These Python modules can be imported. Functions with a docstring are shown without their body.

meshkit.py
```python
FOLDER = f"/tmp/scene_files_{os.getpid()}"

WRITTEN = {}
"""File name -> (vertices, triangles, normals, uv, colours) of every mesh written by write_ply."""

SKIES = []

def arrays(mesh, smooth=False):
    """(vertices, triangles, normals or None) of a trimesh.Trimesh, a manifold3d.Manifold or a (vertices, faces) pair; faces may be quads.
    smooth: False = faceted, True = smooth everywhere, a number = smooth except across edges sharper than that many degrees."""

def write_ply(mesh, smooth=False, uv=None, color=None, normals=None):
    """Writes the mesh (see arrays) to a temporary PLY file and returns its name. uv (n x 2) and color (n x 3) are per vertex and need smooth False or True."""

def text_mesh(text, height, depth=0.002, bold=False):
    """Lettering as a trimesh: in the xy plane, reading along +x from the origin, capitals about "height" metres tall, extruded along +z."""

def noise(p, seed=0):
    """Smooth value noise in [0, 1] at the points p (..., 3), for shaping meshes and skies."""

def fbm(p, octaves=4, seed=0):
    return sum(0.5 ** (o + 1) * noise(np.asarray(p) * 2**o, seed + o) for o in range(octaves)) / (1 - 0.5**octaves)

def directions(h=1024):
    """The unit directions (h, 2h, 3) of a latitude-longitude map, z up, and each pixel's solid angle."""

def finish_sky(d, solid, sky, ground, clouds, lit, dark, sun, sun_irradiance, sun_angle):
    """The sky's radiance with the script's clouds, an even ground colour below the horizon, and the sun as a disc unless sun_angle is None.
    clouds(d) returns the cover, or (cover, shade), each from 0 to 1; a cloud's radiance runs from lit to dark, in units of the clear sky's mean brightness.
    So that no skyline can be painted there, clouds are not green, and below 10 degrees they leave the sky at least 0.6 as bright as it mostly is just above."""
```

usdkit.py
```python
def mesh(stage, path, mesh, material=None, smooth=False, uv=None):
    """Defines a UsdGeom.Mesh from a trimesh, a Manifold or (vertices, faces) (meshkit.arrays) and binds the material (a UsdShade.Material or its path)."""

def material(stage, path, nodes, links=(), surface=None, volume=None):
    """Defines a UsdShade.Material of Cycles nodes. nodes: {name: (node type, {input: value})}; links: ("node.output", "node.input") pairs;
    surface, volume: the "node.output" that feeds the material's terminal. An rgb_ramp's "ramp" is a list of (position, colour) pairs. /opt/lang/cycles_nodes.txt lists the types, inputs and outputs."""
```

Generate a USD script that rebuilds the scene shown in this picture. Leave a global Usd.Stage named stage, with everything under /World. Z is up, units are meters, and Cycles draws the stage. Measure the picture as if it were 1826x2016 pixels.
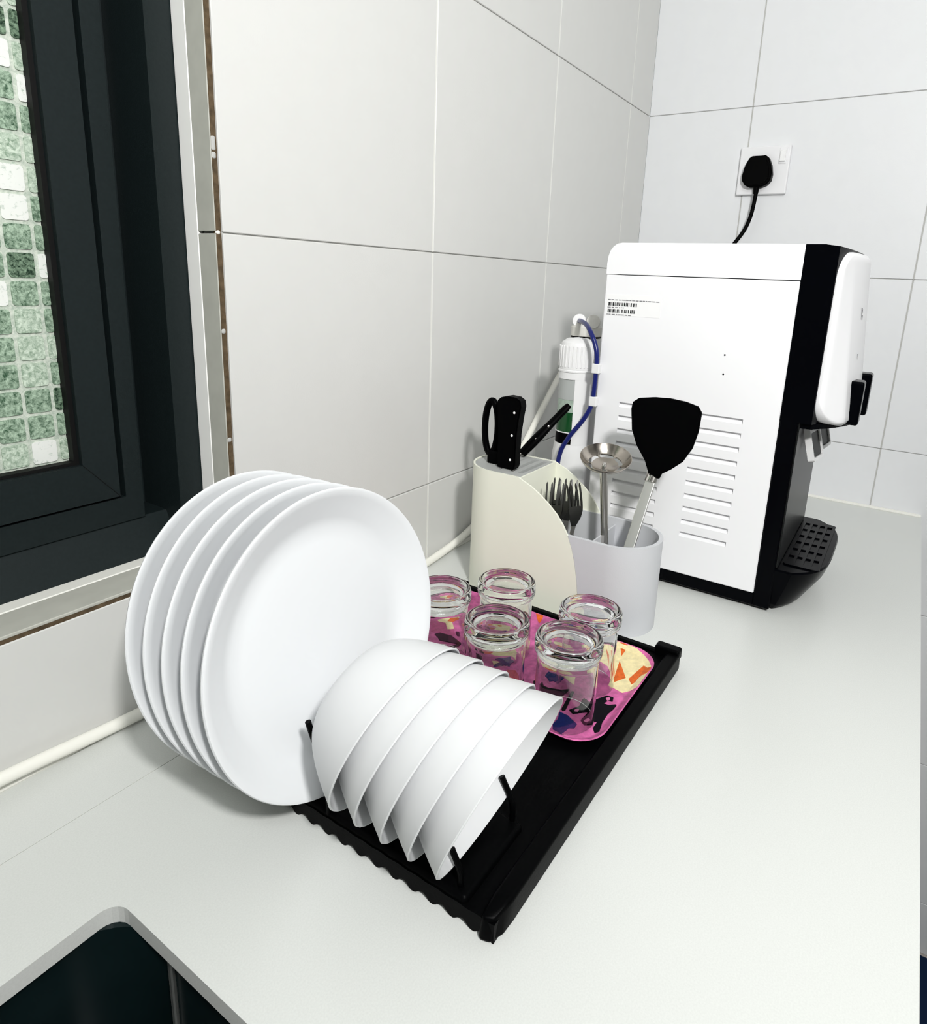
import math
import numpy as np
import trimesh
import manifold3d as m3
import shapely.geometry as sg
from shapely import affinity
from shapely.ops import unary_union
from pxr import Usd, UsdGeom, UsdLux, UsdShade, Gf, Sdf
import usdkit
import meshkit

stage = Usd.Stage.CreateInMemory()
UsdGeom.SetStageUpAxis(stage, 'Z')
UsdGeom.SetStageMetersPerUnit(stage, 1.0)
UsdGeom.Xform.Define(stage, '/World')
UsdGeom.Scope.Define(stage, '/World/Looks')

# All lengths below are metres measured from the worktop: x along the window wall (0 at the
# corner, negative towards the window), y into the room (negative), z above the worktop.
ZC = 0.90                                    # height of the worktop above the floor

# ---------------------------------------------------------------- camera, lights, exposure
IMG_W, IMG_H = 1826.0, 2016.0
F_PX, CX, CY = 1293.73, 960.25, 873.72
CAM = np.array([-1.37836, -0.51877, 0.38529])
RIGHT = np.array([0.54271, -0.83892, 0.04103])
DOWN = np.array([-0.18218, -0.16526, -0.96928])
FWD = np.array([0.81993, 0.51856, -0.24252])
cam = UsdGeom.Camera.Define(stage, '/World/camera')
AP = 36.0
cam.CreateHorizontalApertureAttr(AP)
cam.CreateVerticalApertureAttr(AP * IMG_H / IMG_W)
cam.CreateFocalLengthAttr(AP * F_PX / IMG_W)
cam.CreateHorizontalApertureOffsetAttr((IMG_W / 2 - CX) / IMG_W * AP)
cam.CreateVerticalApertureOffsetAttr(-(IMG_H / 2 - CY) / IMG_W * AP)
cam.CreateClippingRangeAttr(Gf.Vec2f(0.02, 100.0))
M = np.eye(4)
M[0, :3], M[1, :3], M[2, :3], M[3, :3] = RIGHT, -DOWN, -FWD, CAM + [0, 0, ZC]
UsdGeom.Xformable(cam).AddTransformOp().Set(Gf.Matrix4d(*M.ravel().tolist()))
cam.CreateExposureAttr(0.52)

KEY_POS = np.array([-1.493, -0.868, 0.847])      # kitchen spot lamp behind the photographer
KEY_AIM = np.array([-0.20, -0.16, 0.45])
KEY_POWER = 0.90
FILL_POWER = 1.9


def aim_matrix(pos, target):
    z = pos - target
    z = z / np.linalg.norm(z)
    x = np.cross([0, 0, 1.0], z)
    x /= np.linalg.norm(x)
    y = np.cross(z, x)
    m = np.eye(4)
    m[0, :3], m[1, :3], m[2, :3], m[3, :3] = x, y, z, pos + [0, 0, ZC]
    return Gf.Matrix4d(*m.ravel().tolist())


key = UsdLux.DiskLight.Define(stage, '/World/spot_lamp')
key.CreateRadiusAttr(0.05)
key.CreateIntensityAttr(400.0 * KEY_POWER)
key.CreateColorAttr(Gf.Vec3f(1.0, 0.99, 0.975))
UsdGeom.Xformable(key).AddTransformOp().Set(aim_matrix(KEY_POS, KEY_AIM))

ceil = UsdLux.RectLight.Define(stage, '/World/fill_light')  # unseen fill light, added to brighten worktop, bowls and far wall
ceil.CreateWidthAttr(0.6)
ceil.CreateHeightAttr(0.6)
ceil.CreateIntensityAttr(4.0 * FILL_POWER)
ceil.CreateColorAttr(Gf.Vec3f(0.95, 1.0, 1.0))
UsdGeom.Xformable(ceil).AddTransformOp().Set(aim_matrix(np.array([-1.75, -1.00, 1.56]), np.array([-0.15, -0.35, 0.20])))

dome = UsdLux.DomeLight.Define(stage, '/World/sky')
dome.CreateIntensityAttr(0.35)
dome.CreateColorAttr(Gf.Vec3f(0.85, 0.95, 1.0))

# ---------------------------------------------------------------- materials
LOOKS = {}


def mat(name, color, rough=0.5, spec=0.5, metal=0.0, noise=None, bump=None, trans=0.0, ior=1.5, coat=0.0):
    """noise: (scale, amount) mottles the colour; bump: (scale, distance)."""
    nodes = {'p': ('principled_bsdf', {'base_color': color, 'roughness': rough, 'specular_ior_level': spec,
                                       'metallic': metal, 'transmission_weight': trans, 'ior': ior, 'coat_weight': coat})}
    links = []
    if noise or bump:
        nodes['g'] = ('geometry', {})
    if noise:
        nodes['n'] = ('noise_texture', {'scale': noise[0], 'detail': 4.0})
        a = noise[1]
        lo, hi = [max(0, c * (1 - a)) for c in color], [min(1, c * (1 + a)) for c in color]
        nodes['r'] = ('rgb_ramp', {'ramp': [(0.3, lo), (0.7, hi)]})
        links += [('g.position', 'n.vector'), ('n.fac', 'r.fac'), ('r.color', 'p.base_color')]
    if bump:
        nodes['bn'] = ('noise_texture', {'scale': bump[0], 'detail': 3.0})
        nodes['b'] = ('bump', {'distance': bump[1], 'strength': 1.0})
        links += [('g.position', 'bn.vector'), ('bn.fac', 'b.height'), ('b.normal', 'p.normal')]
    LOOKS[name] = usdkit.material(stage, '/World/Looks/' + name, nodes, links, surface='p.BSDF')
    return LOOKS[name]


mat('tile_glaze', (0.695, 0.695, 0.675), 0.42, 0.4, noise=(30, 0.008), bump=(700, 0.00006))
mat('tile_glaze_lit', (0.81, 0.82, 0.835), 0.42, 0.4, noise=(30, 0.008), bump=(700, 0.00006))  # same tile as the window wall, paler to stand in for brighter light
mat('grout_white', (0.80, 0.80, 0.76), 0.9, 0.1)
mat('grout_dark', (0.50, 0.50, 0.48), 0.9, 0.1)
mat('grout_brown', (0.105, 0.075, 0.045), 0.9, 0.1, noise=(160, 0.35))
mat('reveal_glaze', (0.50, 0.50, 0.45), 0.5, 0.3, noise=(60, 0.05))
mat('sealant', (0.86, 0.855, 0.80), 0.6, 0.3)
mat('sealant_white', (0.96, 0.955, 0.93), 0.6, 0.3)
mat('plaster', (0.80, 0.80, 0.78), 0.9, 0.1)
mat('quartz', (0.685, 0.70, 0.675), 0.30, 0.4, noise=(900, 0.035))
mat('window_paint', (0.0085, 0.0140, 0.0148), 0.45, 0.25, noise=(420, 0.10), bump=(900, 0.00008))
mat('gasket_and_shade', (0.004, 0.004, 0.004), 0.6, 0.2)
mat('melamine', (0.80, 0.815, 0.83), 0.38, 0.4)
mat('bowl_white', (0.71, 0.72, 0.73), 0.38, 0.35)
mat('appliance_white', (0.87, 0.87, 0.885), 0.40, 0.4)
mat('appliance_black', (0.0008, 0.0010, 0.0018), 0.22, 0.05)
mat('appliance_grey', (0.009, 0.010, 0.010), 0.32, 0.13)
mat('rack_black', (0.0010, 0.0011, 0.0013), 0.40, 0.035, bump=(500, 0.00008))
mat('handle_black', (0.0007, 0.0007, 0.0009), 0.45, 0.03)
mat('silicone_black', (0.0007, 0.0008, 0.0010), 0.55, 0.03)
mat('cable_black', (0.0008, 0.0008, 0.0008), 0.45, 0.04)
mat('cream_plastic', (0.86, 0.87, 0.75), 0.45, 0.35, bump=(800, 0.00005))
mat('grey_plastic', (0.60, 0.61, 0.635), 0.5, 0.3, bump=(700, 0.00006))
mat('slot_plastic', (0.43, 0.44, 0.43), 0.55, 0.3)
mat('hose_white', (0.90, 0.89, 0.82), 0.5, 0.3)
mat('tube_blue', (0.004, 0.010, 0.13), 0.3, 0.4)
mat('filter_white', (0.82, 0.82, 0.82), 0.4, 0.4)
mat('valve_white', (0.72, 0.71, 0.66), 0.5, 0.3, noise=(120, 0.05))
mat('filter_clear', (0.42, 0.44, 0.43), 0.25, 0.5)
mat('filter_pale_green', (0.36, 0.45, 0.38), 0.3, 0.5, noise=(260, 0.15))
mat('filter_green', (0.004, 0.060, 0.014), 0.22, 0.5)
mat('steel', (0.62, 0.60, 0.57), 0.16, 0.5, metal=1.0)
mat('steel_brushed', (0.72, 0.72, 0.69), 0.42, 0.5, metal=1.0)
mat('steel_brown_reflection', (0.42, 0.385, 0.34), 0.2, 0.5, metal=1.0)  # brown reflection on the skimmer head, tinted into the steel
mat('steel_dark_reflection', (0.10, 0.10, 0.095), 0.28, 0.5, metal=1.0)  # dark surroundings mirrored in the fork heads, put into the colour
mat('sink_steel', (0.004, 0.010, 0.011), 0.25, 0.25, noise=(9, 0.35))
mat('glass', (0.97, 0.985, 0.975), 0.0, 0.5, trans=1.0, ior=1.5)
mat('print_pink', (0.58, 0.13, 0.33), 0.45, 0.15, noise=(120, 0.28))
mat('print_pink2', (0.62, 0.17, 0.36), 0.35, 0.4)
mat('print_magenta', (0.46, 0.055, 0.20), 0.35, 0.4, noise=(220, 0.2))
mat('print_cream', (0.80, 0.70, 0.40), 0.45, 0.15, noise=(200, 0.12))
mat('print_orange', (0.66, 0.125, 0.018), 0.45, 0.15, noise=(240, 0.18))
mat('print_red', (0.48, 0.045, 0.05), 0.35, 0.4, noise=(240, 0.2))
mat('print_navy', (0.008, 0.018, 0.13), 0.45, 0.1, noise=(240, 0.25))
mat('print_black', (0.004, 0.003, 0.006), 0.45, 0.06)
mat('ink', (0.02, 0.02, 0.022), 0.6, 0.2)
mat('ink_grey', (0.22, 0.22, 0.23), 0.6, 0.2)
mat('paper_white', (0.88, 0.88, 0.88), 0.5, 0.3)
mat('mat_blue', (0.006, 0.018, 0.055), 0.8, 0.1)
mat('floor_tile', (0.50, 0.46, 0.43), 0.5, 0.3)
mat('ceiling_paint', (0.82, 0.82, 0.80), 0.9, 0.1)
mat('paddle_dark', (0.015, 0.017, 0.017), 0.3, 0.1)


def mosaic_mat(name, dark, light, lo, hi, scale):
    usdkit_nodes = {
        'g': ('geometry', {}),
        'n': ('noise_texture', {'scale': scale, 'detail': 6.0, 'roughness': 0.68, 'distortion': 0.6}),
        'r': ('rgb_ramp', {'ramp': [(lo, dark), (hi, light)]}),
        'p': ('principled_bsdf', {'roughness': 0.5, 'specular_ior_level': 0.25})}
    LOOKS[name] = usdkit.material(stage, '/World/Looks/' + name, usdkit_nodes,
                                  [('g.position', 'n.vector'), ('n.fac', 'r.fac'), ('r.color', 'p.base_color')], surface='p.BSDF')


mosaic_mat('film_mid', (0.03, 0.085, 0.042), (0.46, 0.60, 0.46), 0.34, 0.64, 330)
mosaic_mat('film_dark', (0.006, 0.026, 0.012), (0.36, 0.52, 0.36), 0.40, 0.74, 300)
mosaic_mat('film_pale', (0.16, 0.26, 0.17), (0.66, 0.76, 0.64), 0.32, 0.62, 300)
mosaic_mat('film_white', (0.30, 0.42, 0.32), (0.84, 0.86, 0.82), 0.26, 0.44, 260)
mosaic_mat('film_grout', (0.40, 0.48, 0.40), (0.68, 0.72, 0.64), 0.35, 0.62, 260)

# ---------------------------------------------------------------- helpers
USED = {}


def numbered(path):
    n = USED.get(path, 0)
    USED[path] = n + 1
    return path if n == 0 else '%s_%03d' % (path, n)


BASE = {}


def tag(prim, label=None, cat=None, group=None, kind=None):
    for k, v in (('label', label), ('category', cat), ('group', group), ('kind', kind)):
        if v:
            prim.SetCustomDataByKey(k, v)
    return prim


def thing(name, label, cat, base, group=None, kind=None):
    """An Xform at the thing's base; its parts are given in the same coordinates as the base."""
    path = numbered('/World/' + name)
    x = UsdGeom.Xform.Define(stage, path)
    x.AddTranslateOp().Set(Gf.Vec3d(float(base[0]), float(base[1]), float(base[2]) + ZC))
    BASE[path] = np.array(base, float)
    return tag(x.GetPrim(), label, cat, group, kind)


def root_of(path):
    while path not in BASE and path.count('/') > 1:
        path = path.rpartition('/')[0]
    return BASE.get(path, np.array([0, 0, -ZC]))


def part(name, mesh, look, parent, smooth=30, label=None, kind=None):
    """A mesh under a thing or, one level deeper, under another part."""
    p = str(parent.GetPath())
    path = numbered(p + '/' + name)
    v, f, _ = meshkit.arrays(mesh)
    v = np.asarray(v) - root_of(p)
    m = usdkit.mesh(stage, path, (v, f), LOOKS[look], smooth=smooth)
    return tag(m.GetPrim(), label, kind=kind)


def alone(name, mesh, look, label, cat, smooth=30, group=None, kind=None):
    """A thing that is one mesh."""
    path = numbered('/World/' + name)
    v, f, _ = meshkit.arrays(mesh)
    m = usdkit.mesh(stage, path, (np.asarray(v) + [0, 0, ZC], f), LOOKS[look], smooth=smooth)
    return tag(m.GetPrim(), label, cat, group, kind)


def join(*ms):
    return trimesh.util.concatenate([m for m in ms])


def tm(man):
    m = man.to_mesh()
    return trimesh.Trimesh(m.vert_properties[:, :3], m.tri_verts, process=False)


def box(x0, x1, y0, y1, z0, z1, ch=0.0):
    """A box, its edges chamfered by ch."""
    lo, hi = np.minimum([x0, y0, z0], [x1, y1, z1]), np.maximum([x0, y0, z0], [x1, y1, z1])
    if ch <= 0:
        m = trimesh.creation.box(hi - lo)
        m.apply_translation((lo + hi) / 2)
        return m
    ch = min(ch, 0.49 * float(min(hi - lo)))
    pts = []
    for k in range(3):
        a, b = [lo + ch, hi - ch]
        a[k], b[k] = lo[k], hi[k]
        pts += [(x, y, z) for x in (a[0], b[0]) for y in (a[1], b[1]) for z in (a[2], b[2])]
    return trimesh.Trimesh(np.array(pts)).convex_hull


def rbox(x0, x1, y0, y1, z0, z1, r, seg=16):
    """A box with rounded edges: the hull of eight spheres."""
    s = m3.Manifold.sphere(r, seg)
    c = [s.translate([x, y, z]) for x in (x0 + r, x1 - r) for y in (y0 + r, y1 - r) for z in (z0 + r, z1 - r)]
    return tm(m3.Manifold.batch_hull(c))


def man(mesh):
    return m3.Manifold(m3.Mesh(np.asarray(mesh.vertices, np.float32), np.asarray(mesh.faces, np.uint32)))


def poly(pts):
    return sg.Polygon(pts)


def rrect(x0, x1, y0, y1, r, n=6):
    return sg.box(x0 + r, y0 + r, x1 - r, y1 - r).buffer(r, quad_segs=n)


def cross(p):
    """A shapely polygon as a manifold CrossSection."""
    rings = [np.array(p.exterior.coords)[:-1]] + [np.array(i.coords)[:-1] for i in p.interiors]
    return m3.CrossSection([r.tolist() for r in rings], m3.FillRule.EvenOdd)


def extr(p, h, axis='z', at=0.0):
    """Extrudes a polygon: axis z: (x, y) up from at; axis x: the polygon is (y, z); axis y: the polygon is (x, z)."""
    ps = getattr(p, 'geoms', [p])
    out = []
    for q in ps:
        m = tm(m3.Manifold.extrude(cross(q), h))
        v = m.vertices.copy()
        if axis == 'x':
            v = v[:, [2, 0, 1]]
            v[:, 0] += at
        elif axis == 'y':
            v = np.stack([v[:, 0], v[:, 2], v[:, 1]], 1)
            v[:, 1] += at
            m.faces = m.faces[:, ::-1]
        else:
            v[:, 2] += at
        out.append(trimesh.Trimesh(v, m.faces, process=False))
    return join(*out)


def lathe(profile, n=64, at=(0, 0, 0)):
    """Revolves a closed (r, z) outline about z."""
    p = np.array(profile, float)
    m = m3.Manifold.revolve(m3.CrossSection([p.tolist()], m3.FillRule.NonZero), n)
    m = tm(m)
    m.apply_translation(at)
    return m


def cyl(r, z0, z1, at=(0, 0), n=32):
    m = trimesh.creation.cylinder(radius=r, height=z1 - z0, sections=n)
    m.apply_translation((at[0], at[1], (z0 + z1) / 2))
    return m


def rod(a, b, r, n=12):
    return trimesh.creation.cylinder(radius=r, segment=[a, b], sections=n)


def spline(pts, n=60):
    """Catmull-Rom through the points."""
    p = np.array(pts, float)
    p = np.vstack([2 * p[0] - p[1], p, 2 * p[-1] - p[-2]])
    out = []
    per = max(2, n // (len(p) - 3))
    for i in range(1, len(p) - 2):
        for t in np.linspace(0, 1, per, endpoint=False):
            a, b, c, d = p[i - 1:i + 3]
            out.append(0.5 * (2 * b + (c - a) * t + (2 * a - 5 * b + 4 * c - d) * t * t + (3 * b - a - 3 * c + d) * t ** 3))
    out.append(p[-2])
    return np.array(out)


def sweep(path, r, n=14, flat=1.0):
    """A tube along a path with capped ends."""
    p = np.asarray(path, float)
    t = np.gradient(p, axis=0)
    t /= np.linalg.norm(t, axis=1, keepdims=True)
    a = np.cross(t[0], [0, 0, 1.0] if abs(t[0][2]) < 0.9 else [1.0, 0, 0])
    rings = []
    for i in range(len(p)):
        a = a - t[i] * (a @ t[i])
        a /= np.linalg.norm(a)
        b = np.cross(t[i], a)
        ang = np.arange(n) * 2 * np.pi / n
        rr = r[i] if np.ndim(r) else r
        rings.append(p[i] + rr * (np.cos(ang)[:, None] * a + flat * np.sin(ang)[:, None] * b))
    v = np.vstack(rings + [p[:1], p[-1:]])
    f = []
    for i in range(len(p) - 1):
        for j in range(n):
            k = (j + 1) % n
            f += [(i * n + j, i * n + k, (i + 1) * n + k), (i * n + j, (i + 1) * n + k, (i + 1) * n + j)]
    e = len(v) - 2
    for j in range(n):
        k = (j + 1) % n
        f += [(e, k, j), (e + 1, (len(p) - 1) * n + j, (len(p) - 1) * n + k)]
    return trimesh.Trimesh(v, np.array(f), process=False)


def frame_matrix(origin, zaxis, xhint=(1, 0, 0)):
    z = np.array(zaxis, float)
    z /= np.linalg.norm(z)
    x = np.array(xhint, float)
    x = x - z * (x @ z)
    x /= np.linalg.norm(x)
    m = np.eye(4)
    m[:3, 0], m[:3, 1], m[:3, 2], m[:3, 3] = x, np.cross(z, x), z, origin
    return m


def placed(mesh, m):
    mesh = mesh.copy()
    mesh.apply_transform(m)
    return mesh


def local_thing(name, label, cat, matrix, group=None):
    """An Xform with a full transform; its parts are given in its own axes."""
    path = numbered('/World/' + name)
    x = UsdGeom.Xform.Define(stage, path)
    m = matrix.copy()
    m[2, 3] += ZC
    x.AddTransformOp().Set(Gf.Matrix4d(*m.T.ravel().tolist()))
    BASE[path] = np.zeros(3)
    return tag(x.GetPrim(), label, cat, group)


def dup(first, label, matrix):
    """A copy of a thing with its parts, under the next number."""
    was = first.GetCustomData()
    r = local_thing(first.GetName(), label, was['category'], matrix, was.get('group'))
    r.GetReferences().AddInternalReference(first.GetPath())
    r.SetInstanceable(True)
    return r


# ---------------------------------------------------------------- the room shell
XL, YF, ZF, ZT = -3.0, -2.5, -ZC, 1.60      # far-left wall, front wall, floor, ceiling
ROWS = [-0.30, 0.1138, 0.4150, 0.7155, 1.0160, 1.3165, ZT]
COLS = [XL, -2.802, -2.502, -2.202, -1.902, -1.6025, -1.3030, -1.0030, -0.7038, -0.4041, -0.1046, 0.0]
WX0, WX1, WZ0, WZ1 = -1.434, -1.0095, 0.1195, 0.930          # window opening
rng = np.random.default_rng(7)

wl = thing('wall_left', 'tiled kitchen wall with the window, behind the plates', 'wall', (-1.5, 0.006, -ZC), kind='structure')
opening = sg.box(WX0, -0.005 + 0.1145, WX1, WZ1)
part('backing', extr(sg.box(XL, ZF, 0.0, ZT).difference(sg.box(WX0, WZ0 - 0.006, WX1 + 0.0055, WZ1)), 0.16, 'y', 0.0022), 'grout_dark', wl, smooth=False)
JV, JH = 0.0011, 0.0007
tile_open = sg.box(-1.4340, 0.1130, -1.0030, WZ1)
for r in range(len(ROWS) - 1):
    for c in range(len(COLS) - 1):
        if r == 0 and COLS[c + 1] < -1.7:
            continue
        z0 = max(ROWS[r], 0.0) if r == 0 else ROWS[r]
        cell = sg.box(COLS[c] + JV, z0 + (JH if r else 0.0), COLS[c + 1] - (JV if c < len(COLS) - 2 else 0.0), ROWS[r + 1] - JH)
        if cell.intersects(tile_open.buffer(-0.002)):
            cell = cell.difference(tile_open)
        if cell.is_empty or cell.area < 2e-4:
            continue
        for g in getattr(cell, 'geoms', [cell]):
            a, b, d, e = g.bounds
            if abs(g.area - (d - a) * (e - b)) < 1e-6:
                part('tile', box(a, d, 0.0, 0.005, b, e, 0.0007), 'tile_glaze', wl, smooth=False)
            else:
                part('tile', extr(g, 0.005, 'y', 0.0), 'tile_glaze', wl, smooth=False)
vj = []
for x in COLS[1:-1]:
    for r in range(len(ROWS) - 1):
        if not (WX0 - 0.01 < x < WX1 + 0.01 and ROWS[r] > -0.2 and ROWS[r] < WZ1):
            vj.append(box(x - JV, x + JV, 0.0005, 0.003, max(ROWS[r], 0) + JH, ROWS[r + 1] - JH))
part('grout', join(*vj), 'grout_white', wl, smooth=False)
# dark open joint round the window and the return tiles of the reveal
part('grout', box(-1.0083, -1.0031, 0.0007, 0.004, 0.1135, WZ1), 'grout_brown', wl, smooth=False, label='brown crumbling joint')
part('grout', box(WX0, -1.0093, 0.0010, 0.004, 0.1122, 0.1166), 'grout_brown', wl, smooth=False, label='brown crumbling joint')
for k in range(5):                                            # crumbs of white filler left in the joint
    z = [0.4150, 0.4825, 0.3300, 0.2300, 0.4760][k]
    part('filler', rbox(-1.0086, -1.0040, 0.0002, 0.003, z - 0.0018, z + [0.0022, 0.010, 0.003, 0.003, 0.004][k], 0.0013, 8), 'sealant' if k == 0 else 'grout_dark', wl)
for z0, z1 in ((0.1205, 0.4140), (0.4160, 0.7145), (0.7165, WZ1)):
    part('reveal_tile', box(-1.0095, -1.0084, 0.0003, 0.024, z0, z1, 0.0004), 'reveal_glaze', wl, smooth=False)
for x0, x1 in ((WX0, -1.3040), (-1.3020, -1.0100)):
    part('sill_tile', box(x0, x1, 0.0005, 0.0375, 0.1166, 0.1195, 0.0006), 'reveal_glaze', wl, smooth=False)
part('sealant', join(box(-1.0099, -1.0045, 0.0241, 0.0425, 0.1195, WZ1, 0.0006)), 'sealant_white', wl, smooth=False)
part('sealant', box(WX0, -1.0100, 0.0375, 0.0535, 0.1166, 0.1200, 0.0008), 'sealant', wl, smooth=False)

wr = thing('wall_right', 'white tiled wall with the power socket, behind the water dispenser', 'wall', (0.006, -1.2, -ZC), kind='structure')
part('backing', box(0.0022, 0.16, YF, 0.0022, ZF, ZT), 'grout_dark', wr, smooth=False)
EC = [YF, -2.303, -2.004, -1.704, -1.404, -1.1040, -0.8043, -0.5008, -0.1974, 0.0]
ER = [ZF, -0.785, -0.485, -0.186, 0.1138, 0.4150, 0.7155, 1.0160, 1.3165, ZT]
for r in range(len(ER) - 1):
    for c in range(len(EC) - 1):
        z0 = ER[r] + JH
        if ER[r + 1] < 0 and EC[c + 1] > -0.45:
            continue
        part('tile', box(0.0, 0.005, EC[c] + JV, EC[c + 1] - (JV if c < len(EC) - 2 else 0.0), z0, ER[r + 1] - JH, 0.0006), 'tile_glaze_lit', wr, smooth=False)
part('grout', join(*[box(0.0006, 0.003, y - JV, y + JV, ER[r] + JH, ER[r + 1] - JH) for y in EC[1:-1] for r in range(len(ER) - 1)]), 'grout_dark', wr, smooth=False)

alone('wall_back', box(XL - 0.1, XL, YF, 0.0, ZF, ZT), 'plaster', 'plain white wall behind the camera', 'wall', False, kind='structure')
alone('wall_front', box(XL, 0.0, YF - 0.1, YF, ZF, ZT), 'plaster', 'plain white wall across the kitchen from the window', 'wall', False, kind='structure')
alone('ceiling', box(XL - 0.1, 0.16, YF - 0.1, 0.16, ZT, ZT + 0.1), 'ceiling_paint', 'plain white kitchen ceiling', 'ceiling', False, kind='structure')
alone('floor', box(XL - 0.1, 0.16, YF - 0.1, 0.16, ZF - 0.1, ZF), 'floor_tile', 'pale kitchen floor below the worktop', 'floor', False, kind='structure')
alone('trim_1', sweep([[XL + 0.01, -0.001, 0.001], [-1.0, -0.001, 0.001], [-0.004, -0.001, 0.001]], 0.0036, 8), 'sealant', 'cream sealant bead where worktop meets the window wall', 'sealant', kind='structure')
alone('trim_2', sweep([[-0.001, -0.004, 0.001], [-0.001, -0.3, 0.001], [-0.001, -0.582, 0.001]], 0.0036, 8), 'sealant', 'cream sealant bead where worktop meets the socket wall', 'sealant', kind='structure')

# ---------------------------------------------------------------- window
wd = thing('window_1', 'dark grey aluminium window with mosaic-patterned film on its pane', 'window', ((WX0 + WX1) / 2, 0.05, WZ0), kind='structure')


def ring(a0, b0, a1, b1, y0, y1):
    o = sg.box(WX0 + a0, WZ0 + b0, WX1 - a0, WZ1 - a0)
    i = sg.box(WX0 + a1, WZ0 + b1, WX1 - a1, WZ1 - a1)
    return extr(o.difference(i), y1 - y0, 'y', y0)


u = sg.box(WX0, WZ0, WX1, WZ1).difference(sg.box(WX0 + 0.024, WZ0 - 0.01, WX1 - 0.024, WZ1 - 0.024))
part('outer_frame', extr(u, 0.09, 'y', 0.0430), 'window_paint', wd, smooth=False)
part('frame_sill', extr(poly([(0.052, WZ0 - 0.002), (0.0670, WZ0 + 0.033), (0.0685, WZ0 + 0.035), (0.13, WZ0 + 0.035), (0.13, WZ0 - 0.002)]), WX1 - WX0 - 0.048, 'x', WX0 + 0.024), 'window_paint', wd, smooth=False)
part('sash_track', ring(0.024, 0.0345, 0.0465, 0.0352, 0.1040, 0.13), 'window_paint', wd, smooth=False)
part('sash_stop', ring(0.0465, 0.035, 0.0626, 0.0585, 0.0655, 0.13), 'window_paint', wd, smooth=False)
part('gasket_and_shade', ring(0.0626, 0.0585, 0.0685, 0.0610, 0.0760, 0.13), 'gasket_and_shade', wd, smooth=False)  # groove beside the sash, its shade put in as black colour
sash = part('sash', ring(0.0685, 0.0610, 0.0978, 0.0960, 0.0635, 0.12), 'window_paint', wd, smooth=False)
part('glazing_gasket', ring(0.0975, 0.0957, 0.1018, 0.0990, 0.0690, 0.079), 'gasket_and_shade', sash, smooth=False)
part('mitre_joint', rod([WX1 - 0.0690, 0.0634, WZ0 + 0.0615], [WX1 - 0.0975, 0.0634, WZ0 + 0.0957], 0.0003, 6), 'gasket_and_shade', sash)
px0, px1, pz0, pz1 = WX0 + 0.1013, WX1 - 0.1013, WZ0 + 0.0985, WZ1 - 0.1013
pane = part('pane', box(px0, px1, 0.0780, 0.0840, pz0, pz1), 'film_grout', wd, smooth=False, label='pane covered with green and white mosaic film')
P = 0.0216
nz = 0
for j in range(40):
    z0 = pz0 + 0.0025 + j * P
    if z0 + P > pz1:
        break
    for i in range(-1, 11):
        x1 = px1 - 0.0092 - i * P
        x0, xe = max(px0 + 0.0005, x1 - P + 0.0030), min(x1, px1)
        if xe - x0 < 0.004:
            continue
        s = int(rng.choice(4, p=[0.46, 0.16, 0.25, 0.13]))
        rr = min(0.0022, (xe - x0) * 0.3)
        part('mosaic_piece', extr(rrect(x0, xe, z0, z0 + P - 0.0028, rr, 2), 0.0012, 'y', 0.0770), ['film_mid', 'film_dark', 'film_pale', 'film_white'][s], pane, smooth=False)

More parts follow.
